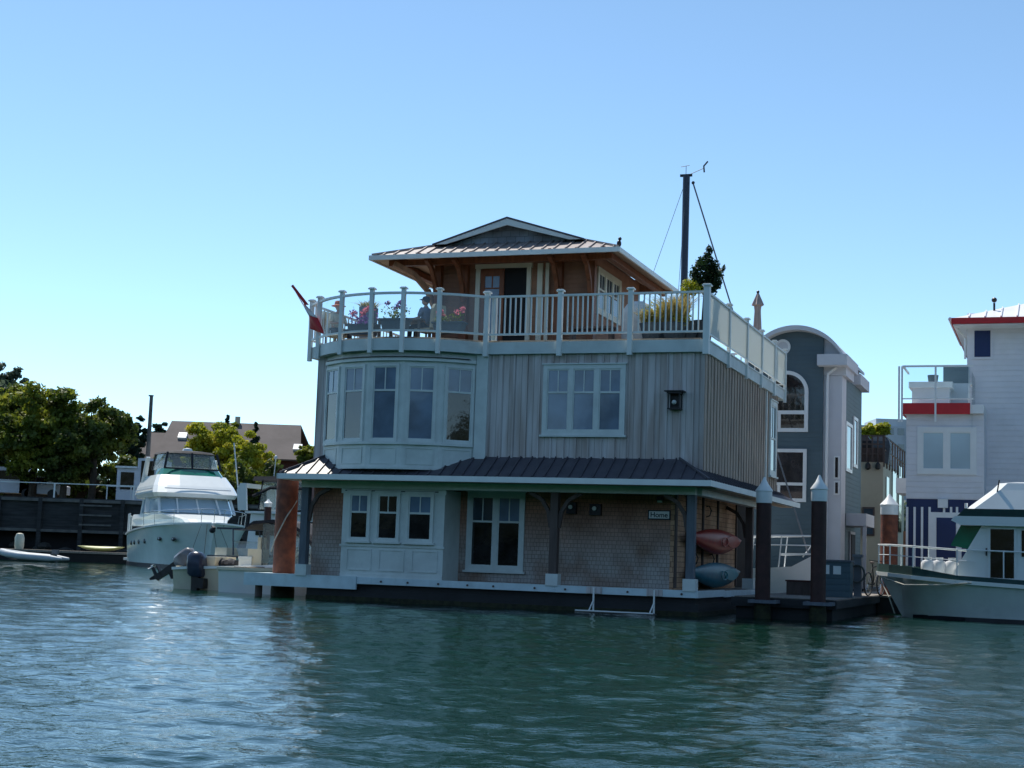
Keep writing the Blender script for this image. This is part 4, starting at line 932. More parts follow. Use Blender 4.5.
# ------------------------------------------------------------------ generic hull
def hull_mb(st, T=None, n=7):
    """stations: (x, half beam at deck, z deck, half beam at waterline, keel z); closed with a flat deck"""
    b = MB(T); rings = []
    for q_ in st:
        x, bd, zd, bw, zk = q_[:5]; rk_ = q_[5] if len(q_) > 5 else 0; ring = []
        for i in range(n+1): s = i/n; yy = bw+(bd-bw)*s**1.3; ring.append((x+rk_*(1-s), yy, .0+zd*s))
        port = ring[::-1]; x += rk_; bot = [(x, bw*.6, zk*.7), (x, 0, zk), (x, -bw*.6, zk*.7)]; star = [(x, -p[1], p[2]) for p in ring]
        rings.append([Vector(p) for p in port+bot+star])
    b.loft(rings); return b
def deck_strip(b, st, dz0, dz1, out=.03, side=(1, -1)):
    for sgn in side:
        for a, c in zip(st[:-1], st[1:]):
            p = Vector((a[0], sgn*(a[1]+out), a[2]+(dz0+dz1)/2)); q = Vector((c[0], sgn*(c[1]+out), c[2]+(dz0+dz1)/2)); 
            if (q-p).length > 1e-3: b.bar(p, q, .06, dz1-dz0)

# ------------------------------------------------------------------ white cruiser on the right
TR = HT('cabin_cruiser', 'white cabin cruiser with dark green trim and a flybridge moored at the right edge', 'boat', (9, 7.6, 0))
psi = math.radians(-4.5); bow = Vector((3.38, 7.95, 0))
TT = Matrix.Translation(bow) @ Matrix.Rotation(psi, 4, 'Z')
def tl(px1, py1, v):        # a measured point on a plane v metres off the cruiser's centreline, boat coordinates
    n = Vector((-math.sin(psi), math.cos(psi), 0)); P0 = bow + n*v; nW = DX*n.x + DY*n.y; PW = H(P0.x, P0.y); d = ray(px1, py1); tt = (PW-EYE).dot(nW)/d.dot(nW)
    return TT.inverted() @ loc(EYE+d*tt)
sts = [(0, .10, 1.22, .02, .1, .7), (.12, .48, 1.21, .06, .02, .66), (.5, 1.0, 1.19, .30, -.2, .55), (1.2, 1.42, 1.14, .85, -.4, .35), (2.4, 1.68, 1.06, 1.35, -.5, .2), (4.5, 1.78, .98, 1.60, -.5), (8, 1.78, .98, 1.66, -.5), (12, 1.66, 1.02, 1.58, -.4)]
TR.part(hull_mb(sts, TT), 'hull', 'gel_pale', smooth=True)
b = MB(TT); deck_strip(b, sts, -.08, .02, .03); TR.part(b, 'rub_rail', 'gel')
b = MB(TT)
for i, (a, c) in enumerate(zip(sts[:-1], sts[1:])):
    for s in (1, -1):
        h0 = .24 if i < 4 else .14; h1 = .24 if i < 3 else .14
        P_ = [(a[0], s*(a[1]+.02), a[2]+.021), (c[0], s*(c[1]+.02), c[2]+.021), (c[0], s*(c[1]-.02), c[2]+h1), (a[0], s*(max(.02, a[1]-.02)), a[2]+h0)]
        Q_ = [(x, y-s*.04, z) for x, y, z in P_]; b.add(P_+Q_, [(0,1,2,3),(7,6,5,4),(0,4,5,1),(1,5,6,2),(2,6,7,3),(3,7,4,0)])
TR.part(b, 'bulwark', 'teal_fabric')
b = MB(TT); q = [(x, y*.985+.0, 0) for x, bd, zd, y, zk in [k_[:5] for k_ in sts]]
for s in (1, -1):
    for a, c in zip(sts[2:-1], sts[3:]): b.bar((a[0]+(a[5] if len(a) > 5 else 0), s*(a[3]+.012), .03), (c[0]+(c[5] if len(c) > 5 else 0), s*(c[3]+.012), .03), .02, .14)
TR.part(b, 'boot_stripe', 'boot')
# cabin
v0 = -1.38
def C(px1, py1): q = tl(px1, py1, v0); return q.x, q.z
cab = [C(958, 578), C(984, 522), C(1060, 522), C(1060, 590)]
x0 = cab[0][0]; x1 = cab[1][0]; zt = cab[1][1]; print('cab', cab)
b = MB(TT); b.prism([(x0-.1, 1.0), (x0-.1, 1.3), (x1, zt), (10.5, zt), (10.5, 1.0)], 'y', -1.38, 1.38); TR.part(b, 'cabin', 'gel')
b = MB(TT); g0 = C(952, 560); b.prism([(x0-.20, 2.0), (x0+.10, zt-.02), (x1-.03, zt-.02), (x0+.32, 1.9)], 'y', -1.34, 1.34); TR.part(b, 'windshield', 'green_glass')
dA = C(988, 526); dB = C(1017, 582)
b = MB(TT); b.box(dA[0], dB[0], -1.43, -1.382, dB[1], dA[1]); dr = TR.part(b, 'door', 'gel')
b = MB(TT); b.box(dA[0]+.07, dB[0]-.07, -1.442, -1.431, dB[1]+.09, dA[1]-.08); TR.part(b, 'pane', 'glass_dark', dr)
b = MB(TT); b.box(dA[0]-.05, dA[0]-.02, -1.46, -1.40, 1.75, 1.95); TR.part(b, 'handle', 'black', dr)
b = MB(TT); b.box(dB[0]+.12, dB[0]+1.5, -1.40, -1.382, 1.75, zt-.2); TR.part(b, 'window', 'glass_dark')
# flybridge
v0 = -1.6
a1, a2, a3, a4, a5, a6 = C(951, 524), C(966, 511), C(994, 481), C(1060, 480), C(1060, 519), C(975, 525)
b = MB(TT); prof = [(a1[0]+.25, a1[1]-.02), (a1[0], a1[1]+.10), (a1[0]+.10, a1[1]+.22), (10.5, a1[1]+.22), (10.5, a1[1]-.04)]
b.prism(prof, 'y', -1.62, 1.62); TR.part(b, 'flybridge_deck', 'gel')
b = MB(TT); b.prism([(a1[0]+.16, a1[1]+.222), (a1[0]+.35, a1[1]+.42), (10.5, a1[1]+.42), (10.5, a1[1]+.222)], 'y', -1.60, 1.60); TR.part(b, 'green_band', 'teal_fabric')
zb_ = a1[1]+.422
rings = []
for z, xf, hw in ((zb_, a1[0]+.35, 1.58), (a3[1]-.22, a3[0]-.12, 1.34), (a3[1]-.03, a3[0]+.06, 1.26), (a3[1], a3[0]+.3, 1.1)):
    rings.append([(xf, -hw*.8, z), (xf+.25, -hw, z), (10.4, -hw, z), (10.4, hw, z), (xf+.25, hw, z), (xf, hw*.8, z)])
b = MB(TT); b.loft([[Vector(p) for p in r_] for r_ in rings]); TR.part(b, 'flybridge', 'gel')
b = MB(TT); b.tube([(a2[0]-.05, -1.2, zb_+.02), (a2[0]-.05, -1.2, zb_+.16)], .04, 8); TR.part(b, 'nav_light', 'white')
b = MB(TT); b.tube([(a3[0]+.05, -1.35, a3[1]-.3), (a3[0]+.1, -1.3, a3[1]+.04)], .02, 6); TR.part(b, 'cleat', 'black')
# bow rail
b = MB(TT)
zr0, zr1 = 1.98, 1.86
rp = [(.10, -.35, zr0), (.5, -.85, zr0), (1.2, -1.30, zr0-.03), (2.4, -1.55, zr0-.09), (4.8, -1.62, zr1)]
TRr = MB(TT); TRr.tube(rp, .022, 6); TRr.tube([(x, -y, z) for x, y, z in rp], .022, 6); TRr.tube([(.10, -.35, zr0), (.02, 0, zr0), (.10, .35, zr0)], .022, 6)
TRr.tube([(.10, -.35, 1.70), (.5, -.85, 1.70), (1.2, -1.30, 1.66), (2.4, -1.55, 1.60), (2.9, -1.58, 1.58)], .014, 6)
for x, y, z in rp[:4]+[(3.6, -1.6, 1.88)]: TRr.tube([(x, y, 1.2 if x < 1.3 else 1.08), (x, y, z)], .02, 6); TRr.tube([(x, -y, 1.2 if x < 1.3 else 1.08), (x, -y, z)], .02, 6)
TR.part(TRr, 'bow_rail', 'white')
ropes = HT('mooring_rope', 'pale mooring rope running from the cruiser bow down to the dock', 'rope', (3.5, 6.8, .9)); b = MB(TT)
b.tube([(.4, -.9, 1.05), (1.0, -1.46, .90), (1.9, -1.72, .93), (2.8, -1.78, 1.02)], .018, 6); b.tube([(.2, -.55, 1.0), (.5, -.96, .55), (.62, -.75, .1)], .018, 6); ropes.part(b, 'line', 'rope')
for i, (px1, lab) in enumerate(((928, 'leftmost of the three white propane tanks on the cruiser foredeck'), (939.5, 'middle one of the three white propane tanks on the cruiser foredeck'), (952, 'rightmost of the three white propane tanks, against the cruiser cabin'))):
    q = TT @ Vector((tl(px1, 570, -.9).x, -.9, 1.20)); t = HT('propane_tank', lab, 'propane tank', tuple(q), 'propane tanks on the cruiser foredeck')
    b = MB(); b.lathe(q, [(.15, 0), (.19, .05), (.19, .30), (.15, .37), (.05, .40)], 16); t.part(b, 'tank', 'tank', smooth=True); b = MB(); b.lathe(q, [(.09, .39), (.10, .47)], 10); t.part(b, 'collar', 'white')

# ------------------------------------------------------------------ slate-blue arched house
BY = 17.0
G = HT('arched_house', 'slate-blue floating house with a curved roof and white trimmed arched windows', 'house', (0, BY+4, 0))
e0 = fr(822, 480, BY); e1 = fr(762, 480, BY)
ztop = fr(797, 327, BY).z; xl = fr(742, 400, BY).x; xr = e0.x; xc = fr(797, 330, BY).x
zsp = fr(822, 372, BY).z; print('blue', xl, xr, xc, ztop, zsp)
arcp = []
xL2 = 2*xc-fr(846, 356, BY).x; xR2 = fr(846, 356, BY).x
zs2 = fr(846, 358, BY).z
hw = (xR2-xL2)/2; sag = ztop-zs2; Rr = (hw*hw+sag*sag)/(2*sag); ccx, ccz = (xL2+xR2)/2, ztop-Rr
for i in range(25):
    x = xL2+(xR2-xL2)*i/24; arcp.append((x, ccz+math.sqrt(max(0, Rr*Rr-(x-ccx)**2))))
arcz = lambda x: ccz+math.sqrt(max(0, Rr*Rr-(x-ccx)**2))
wallp = [(x, z-.12) for x, z in arcp if x < xr]+[(xr, arcz(xr)-.12), (xr, .6), (xL2, .6)]
b = MB(); b.prism([(x, z-.12) for x, z in arcp if x > xr+.05]+[(xR2, zs2-.6), (xr+.003, zs2-.6), (xr+.003, arcz(xr)-.12)], 'y', BY+.08, BY+2.2); G.part(b, 'upper_infill', 'lilac_white')
b = MB(); b.prism(wallp, 'y', BY, BY+10); G.part(b, 'wall', 'blue_siding')
b = MB(); b.prism(arcp+[(x, z-.16) for x, z in arcp[::-1]], 'y', BY-.45, BY+2.4)
b.prism([(x, z-.01) for x, z in arcp if x < xr+.3]+[(x, z-.13) for x, z in arcp[::-1] if x < xr+.3], 'y', BY+2.4, BY+10); G.part(b, 'roof', 'lilac_white')
b = MB(); x1_ = fr(842, 400, BY+.1).x; b.box(xr+.002, x1_, BY+.1, BY+1.2, .6, zs2-.61); G.part(b, 'side_bay', 'lilac_white')
b = MB(); zo0, zo1 = fr(830, 365, BY-.5).z, fr(830, 354, BY-.5).z; b.box(fr(817, 360, BY-.5).x, fr(847, 360, BY-.5).x, BY-.5, BY+2.6, zo0, zo1); G.part(b, 'flat_roof', 'lilac_white')
x2_ = x1_+.06
b = MB(); b.box(x1_-1.5, x1_+.0, BY+1.21, BY+5.6, .6, zo0-.25); G.part(b, 'rear_wing', 'blue_siding')
b = MB(); b.box(x1_-.9, x1_+.25, BY+3.2, BY+5.9, zo0-.25, zo0+.15); G.part(b, 'rear_flat_roof', 'lilac_white')
b = MB(); xx = fr(827.5, 400, BY+.05).x; b.tube([(xx+.3, BY+.02, zo0-.02), (xx+.02, BY+.0, zo0-.25), (xx, BY+.0, zo0-.6), (xx, BY+.0, 1.2)], .05, 8); G.part(b, 'downspout', 'white')
# windows: round, arched, lower
def ring(b, c, r0, r1, a0=0, a1=2*PI, y0=0, y1=.06, n=24):
    for i in range(n):
        s, e = a0+(a1-a0)*i/n, a0+(a1-a0)*(i+1)/n
        b.prism([(c[0]+r0*math.cos(s), c[1]+r0*math.sin(s)), (c[0]+r1*math.cos(s), c[1]+r1*math.sin(s)), (c[0]+r1*math.cos(e), c[1]+r1*math.sin(e)), (c[0]+r0*math.cos(e), c[1]+r0*math.sin(e))], 'y', y0, y1)
q = fr(783, 347, BY); b = MB(); ring(b, (q.x, q.z), .19, .27, y0=BY-.05, y1=BY); wn = G.part(b, 'round_window', 'white'); b = MB(); b.tube([(q.x, BY-.02, q.z), (q.x, BY+.01, q.z)], .19, 20); G.part(b, 'pane', 'lilac_white', wn)
qa = fr(808, 432, BY); qb = fr(808, 396, BY); xw1 = qa.x; xw0 = xw1-1.5; zw0 = qa.z; zsm = fr(806, 392, BY).z; cxw_ = (xw0+xw1)/2
b = MB(); ring(b, (cxw_, zsm), .62, .75, 0, PI, BY-.05, BY, 20); b.box(xw0, xw0+.13, BY-.05, BY, zw0, zsm); b.box(xw1-.13, xw1, BY-.05, BY, zw0, zsm); b.box(xw0+.13, xw1-.13, BY-.05, BY, zw0, zw0+.13); zm_ = fr(790, 412, BY).z; b.box(xw0+.13, xw1-.13, BY-.05, BY, zm_-.08, zm_+.05); b.box(cxw_-.3, cxw_-.2, BY-.045, BY, zw0+.13, zm_-.08)
wn = G.part(b, 'arched_window', 'white')
pp_ = [(cxw_+.64*math.cos(PI*i/16), zsm+.64*math.sin(PI*i/16)) for i in range(17)]+[(xw0+.1, zw0+.1), (xw1-.1, zw0+.1)]
b = MB(); b.prism(pp_, 'y', BY-.02, BY-.004); G.part(b, 'pane', 'glass_dark', wn)
zl1 = fr(800, 449, BY).z; zl0 = fr(800, 502, BY).z; xw1 = fr(806.5, 475, BY).x; xw0 = xw1-1.5
b = MB(); zm_ = fr(790, 484, BY).z
for bx in ((xw0, xw1, zl1-.12, zl1), (xw0, xw1, zl0, zl0+.12), (xw0, xw0+.12, zl0+.12, zl1-.12), (xw1-.12, xw1, zl0+.12, zl1-.12), (xw0+.12, xw1-.12, zm_-.05, zm_+.05), (xw1-1.0, xw1-.9, zl0+.12, zm_-.05)): b.box(bx[0], bx[1], BY-.05, BY, bx[2], bx[3])
wn = G.part(b, 'square_window', 'white'); b = MB(); b.box(xw0+.1, xw1-.1, BY-.02, BY-.004, zl0+.1, zm_); b.box(xw0+.1, xw1-.1, BY-.02, BY-.004, zm_, zl1-.1); G.part(b, 'pane', 'glass_dark', wn)
# side windows
def sidewin(G, pxa, pya, pxb, pyb, X, nm='side_window', casing=.08, fm='white', pm='glass_dark'):
    A_ = sd(pxa, pya, X); B_ = sd(pxb, pyb, X); y0, y1 = A_.y, B_.y; z1 = A_.z; z0 = sd(pxa, pyb-(pyb-pya)*.0, X).z
    return y0, y1
for (pa, pb, yt, yb) in ((846, 852, 421, 471), (853.5, 857.5, 416, 467)):
    A_ = sd(pa, yt, x1_+.02); B_ = sd(pb, yt, x1_+.02); z0 = sd(pa, yb, x1_+.02).z
    if B_.y-A_.y > .1 and A_.y < BY+5.4:
        Wd = min(B_.y, BY+5.5)-A_.y; c = MB(); X_ = x1_+.002
        for bx in ((0, Wd, A_.z-.12, A_.z), (0, Wd, z0, z0+.12), (0, .15, z0+.12, A_.z-.12), (Wd-.15, Wd, z0+.12, A_.z-.12)): c.box(X_, X_+.05, A_.y+bx[0], A_.y+bx[1], bx[2], bx[3])
        wn = G.part(c, 'side_window', 'white'); c = MB(); c.box(X_, X_+.02, A_.y+.14, A_.y+Wd-.14, z0+.11, A_.z-.11); G.part(c, 'pane', 'glass', wn)
for (pa, pb, yt, yb) in ((834, 839.5, 456, 479), (834, 839.5, 481, 495)):
    A_ = fr(pa, yt, BY+.1); B_ = fr(pb, yb, BY+.1); c = MB(); c.box(A_.x, B_.x, BY+.05, BY+.1, B_.z, A_.z); wn = G.part(c, 'small_window', 'white'); c = MB(); c.box(A_.x+.05, B_.x-.05, BY+.04, BY+.049, B_.z+.05, A_.z-.05); G.part(c, 'pane', 'glass_dark', wn)
b = MB(); A_ = fr(842, 513, BY+1.5); B_ = fr(866, 526, BY+1.5); b.box(A_.x, B_.x, BY+1.5, BY+4, B_.z, A_.z); G.part(b, 'porch_canopy', 'lilac_white')
b = MB(); b.box(B_.x-.12, B_.x-.0, BY+1.55, BY+1.67, .6, B_.z-.002); b.box(x1_+.02, x1_+.06, BY+2.3, BY+3.6, .6, 2.6); G.part(b, 'porch_post', 'lilac_white')
b = MB(); b.box(x1_+.062, x1_+.09, BY+2.4, BY+3.4, .6, 2.5); G.part(b, 'door', 'void')
b = MB(); b.box(xL2-.3, x1_+.9, BY-.2, BY+10.5, -.5, .6); G.part(b, 'float', 'concrete')

# ------------------------------------------------------------------ beige house behind
KY = 29.0
K = HT('beige_house', 'beige stucco floating house with a dark cluttered roof terrace between two taller houses', 'house', (4, KY+3, 0))
kx0 = fr(850, 500, KY).x; kx1 = fr(883, 500, KY).x; kz = fr(870, 462, KY).z
b = MB(); b.box(kx0, kx1, KY, KY+9, .6, kz); K.part(b, 'wall', 'beige'); b = MB(); b.box(kx0-.3, kx1+.3, KY-.4, KY+9.3, -.5, .6); K.part(b, 'float', 'concrete')
for (a_, c_, d_, e_) in ((862.5, 507, 874.5, 536), (853, 507, 860.5, 541)):
    A_ = fr(a_, c_, KY); B_ = fr(d_, e_, KY); b = MB(); b.box(A_.x, B_.x, KY-.05, KY, B_.z, A_.z); wn = K.part(b, 'window', 'dark_wood'); b = MB(); b.box(A_.x+.07, B_.x-.07, KY-.06, KY-.051, B_.z+.07, A_.z-.07); K.part(b, 'pane', 'glass', wn)
for k, (y0, y1, z0, z1) in enumerate(((KY+1, KY+2, 3.2, 5.2), (KY+3.5, KY+5, 2.5, 5.6), (KY+6.2, KY+7.4, 3, 6))): b = MB(); b.box(kx1, kx1+.04, y0, y1, z0, z1); K.part(b, 'side_window', 'glass_dark')
b = MB(); 
for z in (kz+.35, kz+.75, kz+1.1): b.box(kx0, kx1+.05, KY-.05, KY, z-.03, z+.03)
b.box(kx1, kx1+.05, KY, KY+9, kz+1.07, kz+1.13); b.box(kx1, kx1+.05, KY, KY+9, kz+.5, kz+.56)
for i in range(7): x = kx0+(kx1-kx0)*i/6; b.box(x-.03, x+.03, KY-.06, KY+.0, kz, kz+1.13)
for i in range(9): y = KY+i*1.1; b.box(kx1-.0, kx1+.06, y, y+.06, kz-.2, kz+1.13)
K.part(b, 'terrace_railing', 'dark_wood')
b = MB(); b.box(kx0, kx1-.02, KY+.02, KY+.06, kz, kz+.6); K.part(b, 'railing_screen', 'dark_wood')
g = random.Random(9)
for i, (px1, nm, lab, m_, cat) in enumerate(((862, 'barbecue', 'dark covered barbecue on the beige house terrace', 'black', 'barbecue'), (880, 'planter', 'dark planter box at the right end of the beige house terrace', 'planter', 'planter'))):
    q = fr(px1, 450, KY+1); t = HT(nm, lab, cat, (q.x, KY+1, kz)); b = MB(); b.loft([[(q.x-.45*s, KY+1-.3*s, kz+z), (q.x+.45*s, KY+1-.3*s, kz+z), (q.x+.45*s, KY+1+.3*s, kz+z), (q.x-.45*s, KY+1+.3*s, kz+z)] for z, s in ((0, .8), (.7, 1), (.95, .9), (1.2, .5))]); t.part(b, 'body', m_)
q = fr(883, 540, KY-2); 
# hanging lanterns under terrace
for i, (px1, lab) in enumerate(((868, 'left of the small dark lanterns under the beige house terrace edge'), (878, 'right of the small dark lanterns under the beige house terrace edge'))):
    q = fr(px1, 465, KY-.1); t = HT('hanging_lantern', lab, 'lantern', (q.x, KY-.1, q.z), 'lanterns hanging under the terrace'); b = MB(); b.lathe((q.x, KY-.12, q.z-.2), [(.04, 0), (.11, .05), (.11, .22), (.03, .32)], 8); b.tube([(q.x, KY-.12, q.z+.1), (q.x, KY-.03, q.z+.35)], .012, 5); t.part(b, 'body', 'black')

# ------------------------------------------------------------------ white house, right
WY = 16.0
W = HT('white_house', 'tall white house with a red balcony edge and navy striped ground floor', 'house', (8, WY+3, 0))
wx = fr(967, 400, WY).x; zev = fr(990, 316, WY).z
b = MB(); b.box(wx, wx+11, WY, WY+10, .6, zev+.1); W.part(b, 'wall', 'white_siding')
b = MB(); b.box(fr(903, 500, WY-2).x-.2, wx+11, WY-2.4, WY+10, -.5, .6); W.part(b, 'float', 'concrete')
# roof
ex = fr(953, 318, WY-.9).x; zr = fr(953, 318, WY-.9).z
b = MB(); rx0, ry0 = ex, WY-.9; rz = zr; 
b.slab([(rx0, ry0, rz), (wx+12, ry0, rz), (wx+8, ry0+5.5, rz+2.0), (rx0+5.5, ry0+5.5, rz+2.0)], .05); b.slab([(rx0, ry0, rz), (rx0+5.5, ry0+5.5, rz+2.0), (rx0+5.5, ry0+6, rz+2.0), (rx0, ry0+11.5, rz)], .05)
x = rx0+.5
while x < wx+11: t_ = min(1, (x-rx0)/5.5); seam(b, (x, ry0, rz), (x, ry0+5.5*t_, rz+2.0*t_), .04, .05); x += .5
W.part(b, 'roof', 'white_roof')
b = MB(); b.box(rx0-.02, wx+12, ry0-.05, ry0-.0, rz-.2, rz-.002); b.box(rx0-.05, rx0-.0, ry0-.05, ry0+11, rz-.2, rz-.002); W.part(b, 'eave_trim', 'red')
b = MB(); b.box(rx0+.0, wx+12, ry0, ry0+.9+.0, rz-.24, rz-.21); b.box(rx0, wx-.002, ry0+.9, ry0+11, rz-.24, rz-.21); W.part(b, 'soffit', 'white')
b = MB(); b.tube([(rx0-.1, ry0+.1, rz-.02), (rx0-.1, ry0+6, rz-.02)], .07, 6); b.tube([(rx0-.05, ry0+.3, rz-.1), (wx-.08, WY+.3, rz-.5), (wx-.08, WY+.3, rz-1.2)], .04, 6); W.part(b, 'gutter', 'rail')
b = MB(); q = fr(994, 302, WY); b.ball((q.x, WY+.2, q.z+.1), .09, 8, 6); b.tube([(q.x, WY+.2, q.z-.3), (q.x, WY+.2, q.z)], .04, 6); W.part(b, 'roof_vent', 'black')
A_ = fr(974.5, 331, WY); B_ = fr(990.5, 357, WY); b = MB(); b.box(A_.x-.07, B_.x+.07, WY-.05, WY, B_.z-.07, A_.z+.07); wn = W.part(b, 'small_window', 'white_siding'); b = MB(); b.box(A_.x, B_.x, WY-.06, WY-.051, B_.z, A_.z); W.part(b, 'pane', 'navy_siding', wn)
# projecting bay with balcony on top
PY = WY-1.7
bx0 = fr(906, 480, PY).x; bx1 = fr(984, 480, PY).x; zb1 = fr(930, 414, PY).z; zn = fr(930, 499, PY).z
b = MB(); b.box(bx0, bx1, PY, WY-.002, zn, zb1); W.part(b, 'bay', 'white_siding')
b = MB(); b.box(bx0+.02, bx1-.02, PY+.02, WY-.004, .6, zn-.002)
W.part(b, 'ground_floor', 'navy_siding')
b = MB(); A_ = fr(917.5, 427, PY); B_ = fr(976.5, 475, PY); Tw = frame_T((A_.x, PY, B_.z), (1,0,0), (0,-1,0))
window(W, Tw, B_.x-A_.x, A_.z-B_.z, 2, None, .16, frame='white', panes=['blind_sky_lt', 'blind_sky_lt'], sill=False)
b = MB(); A_ = fr(902, 403, PY-.25); zf0 = fr(902, 414, PY-.25).z; fx1 = fr(970, 404, PY-.25).x
b.box(A_.x, fx1, PY-.25, PY-.2, zf0, A_.z); b.box(A_.x-.02, A_.x+.04, PY-.2, PY+1.7, zf0, A_.z); W.part(b, 'balcony_fascia', 'red')
b = MB(); b.box(A_.x+.04, bx1, PY-.2, WY-.003, zb1+.002, A_.z-.05); W.part(b, 'balcony_floor', 'white')
b = MB(); hz_ = fr(930, 366, PY-.25).z; b.box(A_.x, fx1+.1, PY-.24, PY-.19, hz_-.03, hz_+.03); b.box(A_.x, fx1+.1, PY-.23, PY-.2, A_.z+.12, A_.z+.16)
for px1 in (899, 902, 935.5): x = fr(px1, 390, PY-.25).x; b.box(x-.03, x+.03, PY-.26, PY-.2, zf0-.25, hz_)
b.box(A_.x, A_.x+.05, PY-.2, WY, hz_-.03, hz_+.03); b.box(fx1, fx1+.05, PY-.2, WY, hz_-.6, hz_-.54)
W.part(b, 'balcony_rail', 'white')
b = MB(); b.box(A_.x+.06, fx1, PY-.215, PY-.207, A_.z+.16, hz_-.03); b.box(fx1+.052, fx1+.06, PY-.2, WY-.01, A_.z-.8, hz_-.2); W.part(b, 'glass_panel', 'clear')
# pilaster stripes + door in the ground floor
for px1 in (907, 914.5, 922, 929.5, 944, 951, 957): x = fr(px1, 540, PY).x; zt_ = fr(px1, 507, PY).z; b = MB(); b.box(x-.035, x+.035, PY-.04, PY+.02, .62, zt_); W.part(b, 'stripe', 'white')
A_ = fr(936, 516, PY); B_ = fr(956, 556, PY); b = MB(); b.box(A_.x-.17, B_.x+.17, PY-.06, PY+.019, .6, A_.z+.12); wn = W.part(b, 'door_frame', 'white'); b = MB(); b.box(A_.x+.02, B_.x, PY-.075, PY-.061, .8, A_.z-.05); W.part(b, 'pane', 'navy_siding', wn)
A_ = fr(938, 499, PY); B_ = fr(948, 508, PY); b = MB(); b.box(A_.x, B_.x, PY-.1, PY-.0, B_.z, A_.z); W.part(b, 'light_box', 'white')
b = MB(); A_ = fr(896, 478, WY+1); b.box(A_.x, A_.x+.9, WY+1, WY+3, fr(896, 493, WY+1).z, A_.z); W.part(b, 'side_vent', 'white'); 
b = MB(); b.box(A_.x+.25, A_.x+.9, WY+1.0, WY+3, .6, 2.6); W.part(b, 'side_annex', 'cedar_lt')
# hot tub / cover on the balcony
x0, x1 = fr(912, 390, WY+.0).x, fr(958, 390, WY).x; zf = A_.z; z0 = fr(930, 404, PY).z
z_t = fr(930, 383, WY).z
zfl = fr(930, 403, PY-.25).z
t = HT('balcony_bar', 'white cabinet with a dark top standing behind the glass of the balcony', 'cabinet', ((x0+x1)/2, WY-.6, zfl))
b = MB(); b.box(x0+.1, x1-.2, WY-1.1, WY-.2, zfl-.04, fr(930, 388, WY-1.1).z); t.part(b, 'body', 'lilac_white'); b = MB(); b.box(x0, x1-.1, WY-1.2, WY-.1, fr(930, 388, WY-1.1).z+.002, fr(930, 382, WY-1.1).z); t.part(b, 'top', 'white')
q = fr(933, 377, WY-.6); t = HT('balcony_pot', 'small dark pot on top of the balcony cabinet', 'pot', (q.x, WY-.6, q.z-.15)); b = MB(); b.lathe((q.x, WY-.6, fr(930, 382, WY-1.1).z), [(.14, 0), (.18, .28), (.15, .28)], 12); t.part(b, 'pot', 'planter')
q = fr(957, 375, WY-.3); t = HT('balcony_screen', 'blue-grey square screen beside the white wall on the balcony', 'screen', (q.x, WY-.15, zfl)); b = MB(); b.box(q.x-.45, q.x+.35, WY-.16, WY-.08, fr(957, 377, WY-.1).z-1.0, fr(957, 376, WY-.1).z-.25); t.part(b, 'lower_panel', 'lilac_white'); b = MB(); b.box(q.x-.45, q.x+.35, WY-.16, WY-.08, fr(957, 376, WY-.1).z-.248, fr(957, 367, WY-.1).z); t.part(b, 'panel', 'blue_siding')

# ------------------------------------------------------------------ sailboat behind the houseboat
SY = 14.2
S = HT('sailboat', 'white sailboat with a tall dark mast moored behind the houseboat', 'sailboat', (-4, SY, 0))
tip = fr(812, 556, SY); sx = tip.x; st2 = [(sx-10.5, 1.1, 1.05, .9, -.3), (sx-8, 1.5, 1.0, 1.3, -.4), (sx-5, 1.6, 1.05, 1.4, -.5), (sx-3, 1.3, 1.12, 1.0, -.4), (sx-1.5, .8, 1.2, .45, -.2), (sx-.6, .4, 1.28, .12, 0), (sx, .06, tip.z, .02, .5)]
TS = Matrix.Translation((0, SY, 0))
S.part(hull_mb(st2, TS), 'hull', 'gel', smooth=True)
b = MB(TS); b.loft([[(sx-8.5, -.9, 1.0), (sx-8.5, .9, 1.0), (sx-8.5, .7, 1.5), (sx-8.5, -.7, 1.5)], [(sx-3.4, -.5, 1.1), (sx-3.4, .5, 1.1), (sx-3.6, .4, 1.45), (sx-3.6, -.4, 1.45)]]); S.part(b, 'cabin', 'gel')
mq = fr(686.5, 176, SY); mb_ = fr(684, 290, SY); mdir = 0
b = MB(); b.tube([(mq.x, SY, .9), (mq.x, SY, mq.z)], .125, 12); S.part(b, 'mast', 'navy', smooth=True)
b = MB(); b.box(mq.x-.22, mq.x+.2, SY-.04, SY+.04, mq.z-.02, mq.z+.06); b.tube([(mq.x+.12, SY, mq.z+.05), (mq.x+.62, SY, mq.z+.25)], .012, 5); b.tube([(mq.x+.62, SY, mq.z+.1), (mq.x+.60, SY, mq.z+.32), (mq.x+.74, SY, mq.z+.48)], .03, 5); b.tube([(mq.x-.02, SY, mq.z), (mq.x-.02, SY, mq.z+.35)], .01, 5); b.tube([(mq.x-.2, SY, mq.z+.33), (mq.x+.1, SY, mq.z+.37)], .01, 5)
S.part(b, 'masthead', 'black')
b = MB(); b.tube([(mq.x+.25, SY, mq.z-.3), (sx-.1, SY, tip.z)], .028, 6); S.part(b, 'forestay', 'grey')
b = MB(); b.ball((mq.x+.24, SY, mq.z-.25), .06, 6, 5); S.part(b, 'furler', 'black')
for q_ in ((mq.x-4.5, SY), (mq.x-.3, SY-1.4), (mq.x+.12, SY+1.4)): b = MB(); b.tube([(mq.x, SY, mq.z-.1), (q_[0], q_[1], 1.1)], .009, 4); S.part(b, 'stay', 'grey')
b = MB(TS); b.tube([(mq.x, 0, 2.1), (mq.x-4.2, 0, 2.2)], .07, 8); S.part(b, 'boom', 'navy')
b = MB(TS); zt_ = tip.z+.62
